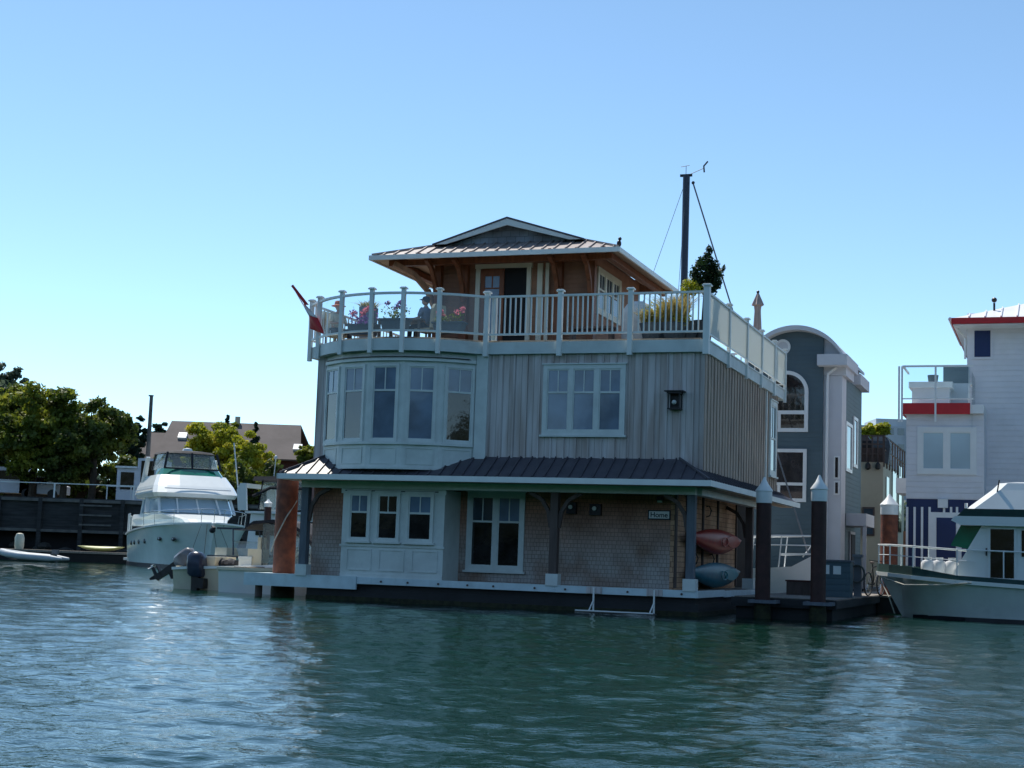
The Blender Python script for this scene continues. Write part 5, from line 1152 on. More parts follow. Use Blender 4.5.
b.tube([(sx-2.2, -1.0, zt_-.05), (sx-1, -.6, zt_), (sx+.25, 0, zt_+.04), (sx-1, .6, zt_), (sx-2.2, 1.0, zt_-.05)], .03, 6); b.tube([(sx-2.2, -1.0, zt_-.33), (sx-1, -.6, zt_-.3), (sx+.0, 0, zt_-.28)], .022, 6)
for x, y in ((sx-2.2, -1.0), (sx-1.0, -.55), (sx-1.0, .55), (sx-2.2, 1.0)): b.tube([(x, y, 1.15), (x+.1, y, zt_)], .022, 6)
b.tube([(sx-.3, 0, tip.z-.05), (sx+.2, 0, zt_+.04)], .022, 6); S.part(b, 'bow_pulpit', 'white')
b = MB(TS); b.loft([[(sx-1.0, -.18, tip.z-.02), (sx-1.0, .18, tip.z-.02), (sx-1.0, .18, tip.z+.06), (sx-1.0, -.18, tip.z+.06)], [(sx+.35, -.1, tip.z+.05), (sx+.35, .1, tip.z+.05), (sx+.35, .1, tip.z+.1), (sx+.35, -.1, tip.z+.1)]]); S.part(b, 'bowsprit', 'white')
b = MB(TS); b.add([(sx-2.8, -.4, 1.25), (sx-2.8, .4, 1.25), (sx-2.4, .35, 2.9), (sx-2.4, -.35, 2.9), (sx-2.7, -.4, 1.25), (sx-2.7, .4, 1.25), (sx-2.3, .35, 2.9), (sx-2.3, -.35, 2.9)], [(0,1,2,3),(7,6,5,4),(0,4,5,1),(1,5,6,2),(2,6,7,3),(3,7,4,0)]); S.part(b, 'dodger_frame', 'gel')

# ------------------------------------------------------------------ skiffs with outboards, left
SK = HT('motor_skiff', 'cream open motorboat with a dark bimini, stern and outboards towards the left', 'boat', (-13.2, 4.0, 0))
stern = fr(172, 590, 3.4); sX = fr(176, 580, 3.4).x; print('skiff', sX)
TK = Matrix.Translation((sX, 3.9, 0)) @ Matrix.Rotation(math.radians(4), 4, 'Z')
stk = [(0, .82, .62, .70, -.2), (.6, .95, .66, .80, -.25), (2, 1.02, .72, .86, -.28), (3.4, .98, .80, .76, -.25), (4.6, .72, .90, .45, -.15), (5.4, .30, .98, .12, 0), (5.7, .04, 1.0, .02, .2)]
SK.part(hull_mb(stk, TK), 'hull', 'gel_cream', smooth=True); b = MB(TK); deck_strip(b, stk, -.06, .02, .02); SK.part(b, 'gunwale', 'gel')
b = MB(TK); b.box(.1, .16, -.8, .8, .5, .68); b.box(.9, 1.3, -.7, .7, .66, .98); b.box(2.2, 2.7, -.4, .0, .7, 1.25); b.box(2.5, 2.6, -.4, .0, 1.25, 1.6); SK.part(b, 'seat', 'gel_cream')
b = MB(TK); b.tube([(2.9, .1, .7), (2.9, .1, 1.15)], .05, 6); b.tube([(2.82+.0*math.cos(a), .1+.17*math.cos(a), 1.2+.17*math.sin(a)) for a in [2*PI*i/14 for i in range(15)]], .016, 5); SK.part(b, 'steering_wheel', 'black')
b = MB(TK); b.loft([[(3.0, -.85, .78), (3.0, .85, .78), (3.03, .85, .78), (3.03, -.85, .78)], [(3.45, -.65, 1.35), (3.45, .65, 1.35), (3.48, .65, 1.35), (3.48, -.65, 1.35)]]); SK.part(b, 'windscreen', 'vinyl')
b = MB(TK); 
BX = Matrix.Translation((1.0, 0, 0))
b = MB(TK @ BX)
for y in (-.9, .9): b.tube([(3.9, y, .85), (3.3, y, 1.55), (2.0, y, 2.05), (1.45, y, 1.95)], .03, 6)
b.tube([(1.9, y, .75), (1.9, y, 2.0)], .02, 6); b.tube([(1.9, -.9, .75), (1.9, -.9, 2.0)], .02, 6); SK.part(b, 'bimini_frame', 'canvas')
b = MB(TK @ BX); pr = [(1.35, 1.90), (1.6, 2.06), (2.2, 2.12), (2.8, 2.04), (3.3, 1.72), (3.55, 1.38)]
b.prism(pr+[(x-.03, z-.09) for x, z in pr[::-1]], 'y', -.98, .98); SK.part(b, 'bimini', 'canvas')
b = MB(TK @ BX); b.prism([(1.9, .85), (3.9, .85), (3.3, 1.6), (2.8, 1.95), (1.9, 2.0)], 'y', -.955, -.95); SK.part(b, 'side_curtain', 'vinyl')
def outboard(name, lab, base, tilt, m1, m2, sc=1.0):
    """powerhead over leg and propeller; local +x points to the bow"""
    t = thing(name, lab, 'outboard motor', H(*base), YAW, 'outboard motors at the skiff stern'); Tm = Matrix.Rotation(tilt, 4, 'Y') @ Matrix.Scale(sc, 4)
    rings = []
    for z, xf, xb_, w_ in ((.25, .16, -.20, .14), (.32, .20, -.26, .18), (.55, .20, -.30, .20), (.78, .16, -.30, .19), (.88, .08, -.24, .15), (.92, 0, -.16, .09)):
        rings.append([Vector(p) for p in ((xf, -w_*.7, z), (xf, w_*.7, z), (xf-.06, w_, z), (xb_+.08, w_, z), (xb_, w_*.6, z), (xb_, -w_*.6, z), (xb_+.08, -w_, z), (xf-.06, -w_, z))])
    b = MB(Tm); b.loft(rings); b.build('cowl', M[m1], t, smooth=True)
    b = MB(Tm); b.loft([[Vector(p) for p in ((.07, -.07, z), (.07, .07, z), (-.13*k, .06, z), (-.13*k, -.06, z))] for z, k in ((.26, 1.2), (0, 1), (-.35, .8), (-.5, .9))]); b.box(.06, .28, -.13, .13, -.05, .22); b.box(-.32, .02, -.08, .08, -.36, -.33); b.tube([(-.34, 0, -.52), (.02, 0, -.52), (.10, 0, -.50)], [.05, .06, .02], 8); b.prism([(-.12, -.55), (.03, -.55), (-.05, -.76), (-.11, -.76)], 'y', -.012, .012); b.build('leg', M[m2], t)
    b = MB(Tm)
    for k in range(3):
        a = 2*PI*k/3; b.add([(-.36, 0, -.52), (-.34, .14*math.cos(a-.4), -.52+.14*math.sin(a-.4)), (-.38, .16*math.cos(a+.3), -.52+.16*math.sin(a+.3)), (-.37, 0, -.52), (-.35, .14*math.cos(a-.4), -.52+.14*math.sin(a-.4)), (-.39, .16*math.cos(a+.3), -.52+.16*math.sin(a+.3))], [(0,1,2),(5,4,3),(0,3,4,1),(1,4,5,2),(2,5,3,0)])
    b.tube([(-.42, 0, -.52), (-.33, 0, -.52)], .04, 8); b.build('propeller', M['white'], t); return t
outboard('outboard_motor', 'grey outboard motor tilted up with its white propeller out of the water', (sX-.32, 3.6, .55), math.radians(60), 'grey', 'black', 1.02)
q = fr(198, 580, 3.0)
# second boat just in front: pale hull with blue outboard
SB = HT('small_dinghy_boat', 'white fibreglass skiff with square blue-white transom end beside the gangway', 'boat', (-13.0, 2.4, 0)); dX = fr(216, 580, 1.9).x
TD = Matrix.Translation((dX, 2.55, 0)) @ Matrix.Rotation(math.radians(2), 4, 'Z')
std = [(0, .60, .66, .52, -.15), (1.2, .72, .66, .62, -.2), (2.6, .66, .70, .5, -.18), (3.6, .35, .78, .15, 0), (4.0, .04, .8, .02, .2)]
SB.part(hull_mb(std, TD), 'hull', 'gel', smooth=True); b = MB(TD); deck_strip(b, std, -.02, .06, .03); b.box(-.04, .04, -.62, .62, .60, .72); SB.part(b, 'gunwale', 'gel_cream'); b = MB(TD); b.box(.5, .9, -.6, .6, .6, .74); SB.part(b, 'thwart', 'dock')
outboard('outboard_motor', 'large navy blue outboard motor upright at the stern beside the white skiff', (q.x-.05, 3.0, .12), math.radians(3), 'navy', 'black', 1.08)
x = fr(236, 580, 1.2).x

for (dx_, w_, h_, m_, nm, lab, ct) in ((1.55, .55, .32, 'canvas', 'tarp_bundle', 'dark folded tarp lying across the gunwale of the skiffs', 'tarp'), (2.15, .42, .36, 'gel', 'cooler', 'white cooler box sitting in the cream skiff', 'cooler'), (.55, .34, .30, 'cedar_lt', 'fuel_box', 'rust-brown box near the outboard end of the cream skiff', 'box')):
    q = TK @ Vector((dx_, -.25, .66)); t = HT(nm, lab, ct, tuple(q)); b = MB(); x, y, z = q
    if nm == 'tarp_bundle': b.loft([[Vector((x-w_/2+w_*i/6, y+.22*math.cos(2*PI*k/8)*(1+.2*math.sin(i*2.1)), z+.12+.14*math.sin(2*PI*k/8)*(1+.3*math.sin(i*1.7+k)))) for k in range(8)] for i in range(7)]); t.part(b, 'cloth', m_, smooth=True)
    else:
        b.box(x-w_/2, x+w_/2, y-.18, y+.18, z, z+h_*.78); t.part(b, 'body', m_); b = MB(); b.box(x-w_/2-.015, x+w_/2+.015, y-.195, y+.195, z+h_*.78+.002, z+h_); t.part(b, 'lid', m_)

# ------------------------------------------------------------------ cabin boat behind the orange piling
CB = HT('canvas_top_cruiser', 'white cabin boat with a dark canvas top, half hidden behind the orange piling', 'boat', (-20, 20, 0)); CYb = 20.0
c0 = fr(240, 545, CYb); TC = Matrix.Translation((c0.x+.35, CYb, 0)) @ Matrix.Diagonal((1, 1, 1.16, 1)); sct = [(0, 1.2, 1.0, 1.0, -.4), (2, 1.5, 1.05, 1.25, -.4), (5, 1.4, 1.2, 1.1, -.4), (7, .8, 1.4, .4, -.2), (8, .05, 1.5, .02, .3)]
CB.part(hull_mb(sct, TC), 'hull', 'gel', smooth=True)
b = MB(TC); b.loft([[Vector(p) for p in ((0.6, -1.2, 1.0), (5.5, -1.0, 1.15), (5.5, 1.0, 1.15), (.6, 1.2, 1.0))], [Vector(p) for p in ((.7, -1.1, 2.3), (4.2, -.9, 2.3), (4.2, .9, 2.3), (.7, 1.1, 2.3))]]); CB.part(b, 'cabin', 'gel')
b = MB(TC); b.box(1.0, 3.9, -1.19, -1.0, 1.55, 2.05); CB.part(b, 'cabin_window', 'glass_dark')
b = MB(TC); b.box(.5, 4.4, -1.25, 1.25, 2.301, 2.38); CB.part(b, 'flybridge_deck', 'white')
b = MB(TC); b.prism([(.2, 2.4), (.1, 3.1), (.25, 3.35), (.5, 3.35), (.6, 2.4)], 'y', -1.3, -1.2); b.prism([(.2, 2.4), (.1, 3.1), (.25, 3.35), (.5, 3.35), (.6, 2.4)], 'y', 1.2, 1.3); b.box(.25, .5, -1.2, 1.2, 3.2, 3.35); CB.part(b, 'radar_arch', 'gel')
b = MB(TC); b.loft([[Vector(p) for p in ((.7, -1.1, 3.45), (3.2, -1.0, 3.5), (3.2, 1.0, 3.5), (.7, 1.1, 3.45))], [Vector(p) for p in ((.7, -1.0, 3.6), (3.0, -.9, 3.65), (3.0, .9, 3.65), (.7, 1.0, 3.6))]])
for x in (1.0, 2.2, 3.1): b.tube([(x, -1.05, 2.4), (x+.15, -1.05, 3.5)], .03, 5)
b.tube([(.8, -1.2, 2.9), (1.6, -1.25, 3.2), (3.3, -1.1, 3.2)], .06, 6); CB.part(b, 'canvas_top', 'canvas')
b = MB(TC); b.prism([(1.0, 2.45), (3.1, 2.45), (3.1, 3.45), (1.2, 3.4)], 'y', -1.06, -1.05); CB.part(b, 'side_curtain', 'vinyl')
b = MB(TC); b.tube([(-.1, -.6, 2.4), (-.55, -.6, 4.8)], .03, 5); CB.part(b, 'antenna', 'white'); b = MB(TC); b.tube([(.9, .3, 3.6), (.95, .3, 4.3)], .02, 5); b.ball((.95, .3, 4.35), .08, 6, 5); CB.part(b, 'mast_light', 'white')
b = MB(TC); b.tube([(.3, -1.35, .75), (1.6, -1.5, .8)], .14, 8); b.tube([(2.3, -1.6, .75), (3.5, -1.6, .8)], .14, 8); CB.part(b, 'fender', 'blue_siding')

RB = HT('white_runabout', 'white open runabout with raked windscreen between the yacht and the orange piling', 'boat', (-19, 12, 0)); rc = fr(224, 560, 12.0)
TB = Matrix.Translation((rc.x, 12.0, 0)) @ Matrix.Rotation(math.radians(-6), 4, 'Z'); srb = [(0, .95, .95, .8, -.3), (1.5, 1.05, .95, .9, -.3), (3.2, .9, 1.05, .6, -.2), (4.4, .45, 1.15, .15, 0), (4.9, .04, 1.2, .02, .3)]
RB.part(hull_mb(srb, TB), 'hull', 'gel', smooth=True); b = MB(TB); deck_strip(b, srb, -.05, .03, .03); RB.part(b, 'rub_rail', 'navy')
b = MB(TB); b.loft([[Vector(p) for p in ((1.3, -.9, .95), (1.34, -.9, .95), (1.34, .9, .95), (1.3, .9, .95))], [Vector(p) for p in ((.95, -.8, 1.5), (.99, -.8, 1.5), (.99, .8, 1.5), (.95, .8, 1.5))]]); RB.part(b, 'windscreen', 'vinyl')
b = MB(TB); b.tube([(1.0, -.85, 1.0), (.9, -.8, 1.9), (.9, .8, 1.9), (1.0, .85, 1.0)], .03, 6); b.box(.2, 1.3, -.8, .8, 1.9, 1.96); RB.part(b, 'top', 'navy')
b = MB(TB); b.box(.1, .6, -.7, .7, .95, 1.25); RB.part(b, 'seat', 'gel_cream')

# ------------------------------------------------------------------ motor yacht
yp = dw(186, 566, 88); Yp = Vector((yp.x, 88, 0)); hd = math.radians(-90+22)
YS = 1.18
Yt = thing('motor_yacht', 'large white motor yacht with an enclosed flybridge facing the viewer, left of the houseboat', 'yacht', Yp, hd); Yt.scale = (1.18, 1.22, 1.05)
def yb(mb, name, m, parent=None, smooth=False): return mb.build(name, M[m], parent or Yt, smooth=smooth)
LY = 5.9
ys = [(-6.0, 1.95, 1.75, 1.85, -.4), (-4, 2.15, 1.85, 2.0, -.6), (-1, 2.25, 2.0, 2.05, -.7), (1.8, 2.2, 2.12, 1.75, -.7), (3.6, 1.95, 2.22, 1.25, -.6), (4.9, 1.45, 2.30, .65, -.4, -.3), (5.6, .85, 2.34, .22, -.1, -.5), (5.95, .35, 2.36, .06, .1, -.75), (6.1, .05, 2.37, .02, .2, -.85)]
yb(hull_mb(ys), 'hull', 'gel_blue', smooth=True)
b = MB(); deck_strip(b, ys, -.06, .03, .04); yb(b, 'rub_rail', 'gel')
b = MB()
for s in (1, -1):
    for a, c in zip(ys[:-3], ys[1:-2]): b.bar((a[0], s*(a[3]+.02), .10), (c[0], s*(c[3]+.02), .10), .03, .22)
yb(b, 'boot_stripe', 'boot')
def yhull(x, z):
    for a, c in zip(ys[:-1], ys[1:]):
        if a[0] <= x <= c[0]:
            t = (x-a[0])/(c[0]-a[0]); bd, zd, bw = [a[k]+(c[k]-a[k])*t for k in (1, 2, 3)]; return bw+(bd-bw)*(z/zd)**1.3
    return 1
for x, z, r_, s_ in ((-3.0, 1.25, .13, (1, .5, 1)), (-1.8, 1.28, .13, (1, .5, 1)), (-.5, 1.32, .13, (1, .5, 1)), (.8, 1.36, .14, (1, .5, 1)), (3.1, 1.5, .20, (1.5, .5, .55)), (4.3, 1.5, .20, (1.5, .5, .55))):
    b = MB(); b.ball((x, -yhull(x, z)-.01, z), r_, 10, 6, s_); yb(b, 'porthole', 'glass_dark')
b = MB(); b.ball((6.15, -.05, 2.0), .14, 8, 6); b.bar((5.9, 0, 2.2), (6.3, 0, 2.1), .12, .1); yb(b, 'anchor', 'black')
def ringsec(x0, x1, w0, w1, z):
    q = [(x1-.75, 1.0), (x1-.42, .92), (x1-.16, .72), (x1-.03, .42), (x1, .12)]
    return [Vector((x0, -w0, z))]+[Vector((a, -w1*k, z)) for a, k in q]+[Vector((a, w1*k, z)) for a, k in q[::-1]]+[Vector((x0, w0, z))]
b = MB(); b.loft([ringsec(-5.2, 5.2, 1.9, .9, 2.2), ringsec(-5.2, 4.4, 1.85, 1.1, 2.55), ringsec(-5.1, 2.6, 1.8, 1.65, 2.85)]); yb(b, 'foredeck', 'gel')
b = MB(); b.loft([ringsec(-3.6, 2.5, 1.72, 1.68, 2.8), ringsec(-3.6, 1.5, 1.62, 1.62, 3.75)]); yb(b, 'saloon', 'gel')
b = MB(); b.loft([ringsec(-3.0, 2.53, 1.74, 1.70, 2.92), ringsec(-3.0, 1.62, 1.65, 1.65, 3.66)]); ws = yb(b, 'windshield', 'blind_sky_lt')  # reflection of bright sky painted into the windshield colour
for t_ in (-.95, .0, .95):
    b = MB(); b.bar((2.56, t_, 2.9), (1.66, t_*.93, 3.68), .07, .07); yb(b, 'mullion', 'white', ws)
for s in (-1, 1):
    b = MB(); b.bar((2.1, s*1.70, 2.9), (1.25, s*1.64, 3.68), .10, .1); yb(b, 'pillar', 'white'); b = MB(); b.bar((-.8, s*1.78, 2.85), (-1.3, s*1.68, 3.7), .3, .1); yb(b, 'pillar', 'white')
b = MB(); b.loft([ringsec(-4.6, 2.0, 1.75, 1.85, 3.74), ringsec(-4.7, 2.15, 1.85, 1.95, 3.95), ringsec(-4.6, 1.7, 1.78, 1.85, 4.35), ringsec(-4.0, .9, 1.6, 1.6, 4.95)]); yb(b, 'flybridge', 'gel', smooth=False)
b = MB(); b.bar((1.96, -1.5, 4.18), (1.96, 1.5, 4.18), .03, .05); b.bar((1.2, -1.95, 4.16), (-4.5, -1.86, 4.16), .03, .05); yb(b, 'flybridge_stripe', 'lilac_white')
b = MB(); b.loft([ringsec(-1.0, .82, 1.50, 1.50, 4.94), ringsec(-1.0, .35, 1.42, 1.35, 5.32)]); yb(b, 'venturi_screen', 'green_glass')
b = MB(); b.loft([ringsec(-2.6, .30, 1.40, 1.34, 5.322), ringsec(-2.5, -.05, 1.28, 1.15, 6.18)]); en = yb(b, 'enclosure', 'vinyl')
b = MB(); b.loft([ringsec(-2.9, -.0, 1.36, 1.22, 6.18), ringsec(-2.8, -.15, 1.25, 1.1, 6.30), ringsec(-2.2, -.6, .9, .7, 6.36)])
for y in (-1.3, -.02, 1.3): b.bar((.33, y, 5.3), (-.0, y*.88, 6.2), .09, .07)
for s in (-1, 1): b.bar((-2.6, s*1.42, 5.3), (-2.5, s*1.3, 6.2), .09, .07)
b.bar((.34, -1.32, 5.32), (.34, 1.32, 5.32), .06, .08); yb(b, 'bimini', 'canvas')
b = MB()
for s in (-1, 1): b.prism([(-4.4, 4.3), (-3.6, 4.3), (-2.5, 6.0), (-2.9, 6.05)], 'y', s*1.62-.08, s*1.62+.08)
yb(b, 'radar_arch', 'gel'); b = MB(); b.lathe((-1.4, 0, 6.36), [(.2, 0), (.24, .05), (.2, .16), (.05, .2)], 12); yb(b, 'radar_dome', 'white')
b = MB(); b.tube([(-4.9, -1.9, 2.0), (-4.9, -1.9, 2.75), (-3.8, -2.15, 2.75)], .03, 5); 
for x, yy in ((-5.6, -1.95), (-5.0, -2.0), (-4.2, -2.1)): b.box(x-.1, x+.1, yy-.03, yy+.03, 1.8, 2.9)
yb(b, 'stern_rail', 'gel')
b = MB(); rl = [(.8, -2.2, 2.85), (3.0, -2.05, 2.92), (4.8, -1.5, 2.98), (5.9, -.5, 3.05), (6.2, 0, 3.05), (5.9, .5, 3.05), (4.8, 1.5, 2.98), (3, 2.05, 2.92), (.8, 2.2, 2.85)]
b.tube(rl, .02, 5)
for p in rl: b.tube([(p[0]-.05, p[1]*.98, 2.2), p], .014, 4)
yb(b, 'bow_rail', 'chrome')
b = MB(); b.box(-7.0, -6.0, -1.9, 1.9, .25, .40); yb(b, 'swim_platform', 'gel')
for i in range(4):
    y = -.9+.5*i; b = MB(); b.tube([(5.7, y*.5, 2.3), (6.9+.2*i, y*1.4, .0)], .012, 4); yb(b, 'anchor_line', 'rope_dk')

# ------------------------------------------------------------------ inflatable dinghy, float and shore items
pd = dw(33, 561, 92); T0 = thing('inflatable_dinghy', 'grey inflatable dinghy lying by the low float at the far left', 'dinghy', Vector((pd.x, 92, 0)), math.radians(-4))
b = MB(); b.tube([(1.95, -.62, .22), (1.2, -.68, .24), (-.6, -.68, .32), (-1.4, -.5, .42), (-1.95, 0, .52), (-1.4, .5, .42), (-.6, .68, .32), (1.2, .68, .24), (1.95, .62, .22)], [.08, .2, .21, .21, .2, .21, .21, .2, .08], 12); b.build('tube', M['rubber'], T0, smooth=True)
b = MB(); b.box(-1.3, 1.3, -.5, .5, .05, .12); b.build('floor', M['boot'], T0); b = MB(); b.box(1.2, 1.26, -.5, .5, .05, .5); b.build('transom', M['grey'], T0)
b = MB(); b.loft([[Vector(p) for p in ((1.15, -.14, z), (1.5, -.14, z), (1.5, .14, z), (1.15, .14, z))] for z in (.5, .75)]); b.tube([(1.38, 0, .5), (1.42, 0, -.3)], .06, 6); b.build('motor', M['grey'], T0)
pf = dw(75, 552, 96); T1 = thing('low_float', 'narrow low wooden float between the dinghy and the motor yacht', 'dock', Vector((pf.x, 97, 0)), math.radians(-6)); b = MB(); b.box(-6.5, 3.8, -.8, .8, .55, .68); b.build('planking', M['dock'], T1); b = MB(); b.box(-6.4, 3.7, -.7, .7, -.2, .549); b.build('float', M['void'], T1)
for i, (px1, lab) in enumerate(((101, 'yellow-green kayak lying across the low float'),)):
    p = dw(px1, 547, 96.8); t = thing('kayak', lab, 'kayak', Vector((p.x, 96.8, .69)), math.radians(-12)); b = MB(); rings = []
    for k in range(11): s = k/10; e = max(.03, math.sin(PI*s)**.7); rings.append([Vector((-1.6+3.2*s, .3*e*math.cos(2*PI*j/8), .18+.16*e*math.sin(2*PI*j/8)+.15*abs(2*s-1)**2)) for j in range(8)])
    b.loft(rings); b.build('hull', mat('yellow_kayak_plastic', (.35, .36, .12), .4, .2, 3), t, smooth=True)
p = dw(19, 548, 97); t = thing('mooring_buoy', 'faded buff barrel standing on the low float behind the dinghy', 'barrel', Vector((p.x, 97, .68)), 0); b = MB(); b.lathe((0, 0, 0), [(.25, 0), (.3, .2), (.3, .7), (.22, .95), (.08, 1.0)], 12); b.build('body', M['gel_cream'], t, smooth=True)

# ------------------------------------------------------------------ timber wharf, left
Wh = thing('timber_wharf', 'dark timber wharf wall with braced panels along the left shore', 'wharf', Vector((-30, 112.5, 0)), 0)
b = MB(); b.box(-26, 24, .3, 2.4, 1.9, 4.40); Wh_m = b.build('wall', M['wharf'], Wh)
b = MB(); b.box(-26, 24, .05, .30, 4.1, 4.32); b.box(-26, 24, .05, .30, 1.9, 2.1); b.build('waler', M['wharf_lt'], Wh)
for i in range(17): x = -25+i*3.0; b = MB(); b.box(x-.14, x+.14, .0, .29, -.6, 4.4); b.build('post', M['wharf'], Wh)
b = MB(); b.box(-26, 24, 1.6, 2.4, -.6, 1.9); b.build('back_wall', M['void'], Wh)  # near-black colour paints the shade below the wharf
x0_ = dw(80, 505, 112.5).x+30; x1_ = dw(112, 505, 112.5).x+30
b = MB(); 
for z in (2.5, 3.2, 3.9): b.box(x0_, x1_, -.02, .045, z-.06, z+.06)
b.build('ladder_panel', M['wharf_lt'], Wh)
b = MB(); zr = 5.45
b.bar((-9, .6, zr), (4.2, .6, zr-.0), .06, .06)
for x in (-8, -3.2, 2.6, 4.0): b.bar((x, .6, 4.4), (x, .6, zr), .10, .10)
Rl = thing('wharf_railing', 'white pipe railing on top of the timber wharf under the trees', 'railing', Vector((-30, 112.5, 4.4)), 0); b.build('rail', M['white'], Rl, off=(0, 0, 4.4))
rk = MB(); g = random.Random(41)
tag(Wh, None)
for i in range(26):
    pass
# shoreline rocks (a mass)
b = MB()
for i in range(260):
    x = g.uniform(-58, 40); y = g.uniform(111.0, 114); r_ = g.uniform(.25, .75); b.ball((x, y, g.uniform(-.2, .9)), r_, 6, 4, (g.uniform(.8, 1.4), g.uniform(.7, 1.2), g.uniform(.5, .9)))
o = b.build('shore_rocks', mat('wet_rocks', (.05, .045, .038), .85, .6, 1.2, bump=.8)); tag(o, kind='stuff')

# grey-white boathouse behind the yacht
p = dw(131, 480, 116); bh = thing('boathouse', 'small white waterfront building with dark windows between the big trees and the yacht', 'building', Vector((p.x, 118, 4.4)), 0)
b = MB(); b.box(-1.2, 1.9, -1.5, 3, 0, 2.5); b.box(.3, 1.9, -1.4, 3, 2.501, 3.3); b.build('wall', M['white_siding'], bh); b = MB(); b.box(-1.3, .29, -1.7, 3.2, 2.502, 2.65); b.build('roof', M['white'], bh)
for x0, x1, z0, z1 in ((-.9, .1, .9, 2.2), (.6, 1.6, 1.3, 3.1)): b = MB(); b.box(x0, x1, -1.56, -1.5, z0, z1); b.build('window', M['glass_dark'], bh)
b = MB(); b.bar((-1.9, -1.8, 1.1), (2.4, -1.8, 1.1), .07, .07)
for x in (-1.8, 0, 1.2, 2.4): b.bar((x, -1.8, 0), (x, -1.8, 1.1), .07, .07)
b.build('railing', M['white'], bh)
# pale parked camper shapes behind the trees
for i, (px1, w_, h_, lab) in enumerate(((14, 4.2, 2.4, 'pale parked van half hidden by the leftmost tree'), (45, 3.4, 1.9, 'pale parked van between two tree trunks, behind the railing post'))):
    p = dw(px1, 488, 121); t = thing('parked_van', lab, 'van', Vector((p.x, 121, land_z(p.x, 121))), 0, 'vans parked above the wharf')
    b = MB(); b.prism([(-w_/2, .4), (w_/2, .4), (w_/2, h_*.55), (w_/2-.6, h_*.65), (w_/2-1.1, h_), (-w_/2, h_)], 'y', -1, 1); b.build('body', M['white_siding'], t)
    b = MB(); b.box(-w_/2+.4, w_/2-1.3, -1.03, -1.001, h_*.6, h_*.88); b.build('window', M['glass_dark'], t)
    for x in (-w_/2+.8, w_/2-.8): b = MB(); b.tube([(x, -1.05, .38), (x, -.8, .38)], .38, 16); b.build('wheel', M['black'], t)
# brown-roofed building
by = 168; A1 = dw(172, 418, by); A2 = dw(301, 428, by); A3 = dw(309, 459, by-6); zr_ = (A1.z+A2.z)/2+.0; ze_ = dw(270, 459, by-6).z; bz = land_z(A1.x, by)
Bb = thing('brown_roof_building', 'long dark red building with a big brown roof and small skylights', 'building', Vector((A1.x, by, bz)), 0); X0 = 0; X1 = A2.x-A1.x; zz = zr_-bz; ze = ze_-bz
b = MB(); b.box(X0+.5, X1+.9, -5.6, 9, 0, ze+.1); b.build('wall', M['brick_red'], Bb)
b = MB(); b.slab([(X0-.2, -6.5, ze), (X1+1.0, -6.5, ze), (X1, 0, zz), (X0-.0, 0, zz)], .2); b.slab([(X0, 0, zz), (X1, 0, zz), (X1+1, 9.5, ze), (X0-.2, 9.5, ze)], .2); rf = b.build('roof', M['far_roof'], Bb)
def onroof(u, v): return Vector((u, -6.5*(1-v), ze+(zz-ze)*v))
for u, v in ((dw(183, 437, by-3).x-A1.x, .52), (dw(300, 444, by-3).x-A1.x, .30)):
    c = onroof(u, v); b = MB(); b.add([c+Vector((-.45, -.35, -.3)), c+Vector((.45, -.35, -.3)), c+Vector((.45, .35, .3)), c+Vector((-.45, .35, .3)), c+Vector((-.45, -.55, -.05)), c+Vector((.45, -.55, -.05)), c+Vector((.45, .15, .55)), c+Vector((-.45, .15, .55))], [(0,3,2,1),(4,5,6,7),(0,1,5,4),(1,2,6,5),(2,3,7,6),(3,0,4,7)]); b.build('skylight', M['white'], rf)
b = MB(); c = onroof(dw(238, 421, by).x-A1.x, .97); b.box(c.x-.25, c.x+.25, c.y-.2, c.y+.2, c.z-.4, c.z+.8); b.build('chimney', M['beige'], rf)
wA = dw(149, 431, by-4); wz = wA.z-bz
b = MB(); b.slab([(wA.x-A1.x-1, -7, ze-.6), (X0+1, -7, ze-.6), (X0+1, -2, wz), (wA.x-A1.x-1, -2, wz)], .2); b.build('lower_roof', M['far_roof'], Bb)
b = MB(); b.box(wA.x-A1.x-.7, X0+.8, -6.4, 4, 0, ze-.55); b.build('lower_wall', M['brick_red'], Bb)
for u in (dw(288, 465, by-6).x-A1.x, dw(300, 465, by-6).x-A1.x): b = MB(); b.box(u-.6, u+.6, -5.66, -5.6, ze-2.2, ze-1.0); fr_ = b.build('window', M['white'], Bb); b = MB(); b.box(u-.5, u+.5, -5.69, -5.661, ze-2.1, ze-1.1); b.build('pane', M['glass_dark'], fr_)
# utility pole
p = dw(147, 470, 118); pt = dw(150, 395, 118); t = thing('utility_pole', 'tall leaning grey wooden pole rising behind the yacht', 'utility pole', Vector((p.x, 118, 4.4)), 0)
b = MB(); b.tube([(0, 0, 0), (0, 0, pt.z-4.4)], [.20, .13], 10); b.build('pole', M['wharf_lt'], t); b = MB(); b.box(-.22, .16, -.05, .05, pt.z-4.5, pt.z-4.4); b.build('crossarm', M['wharf_lt'], t)

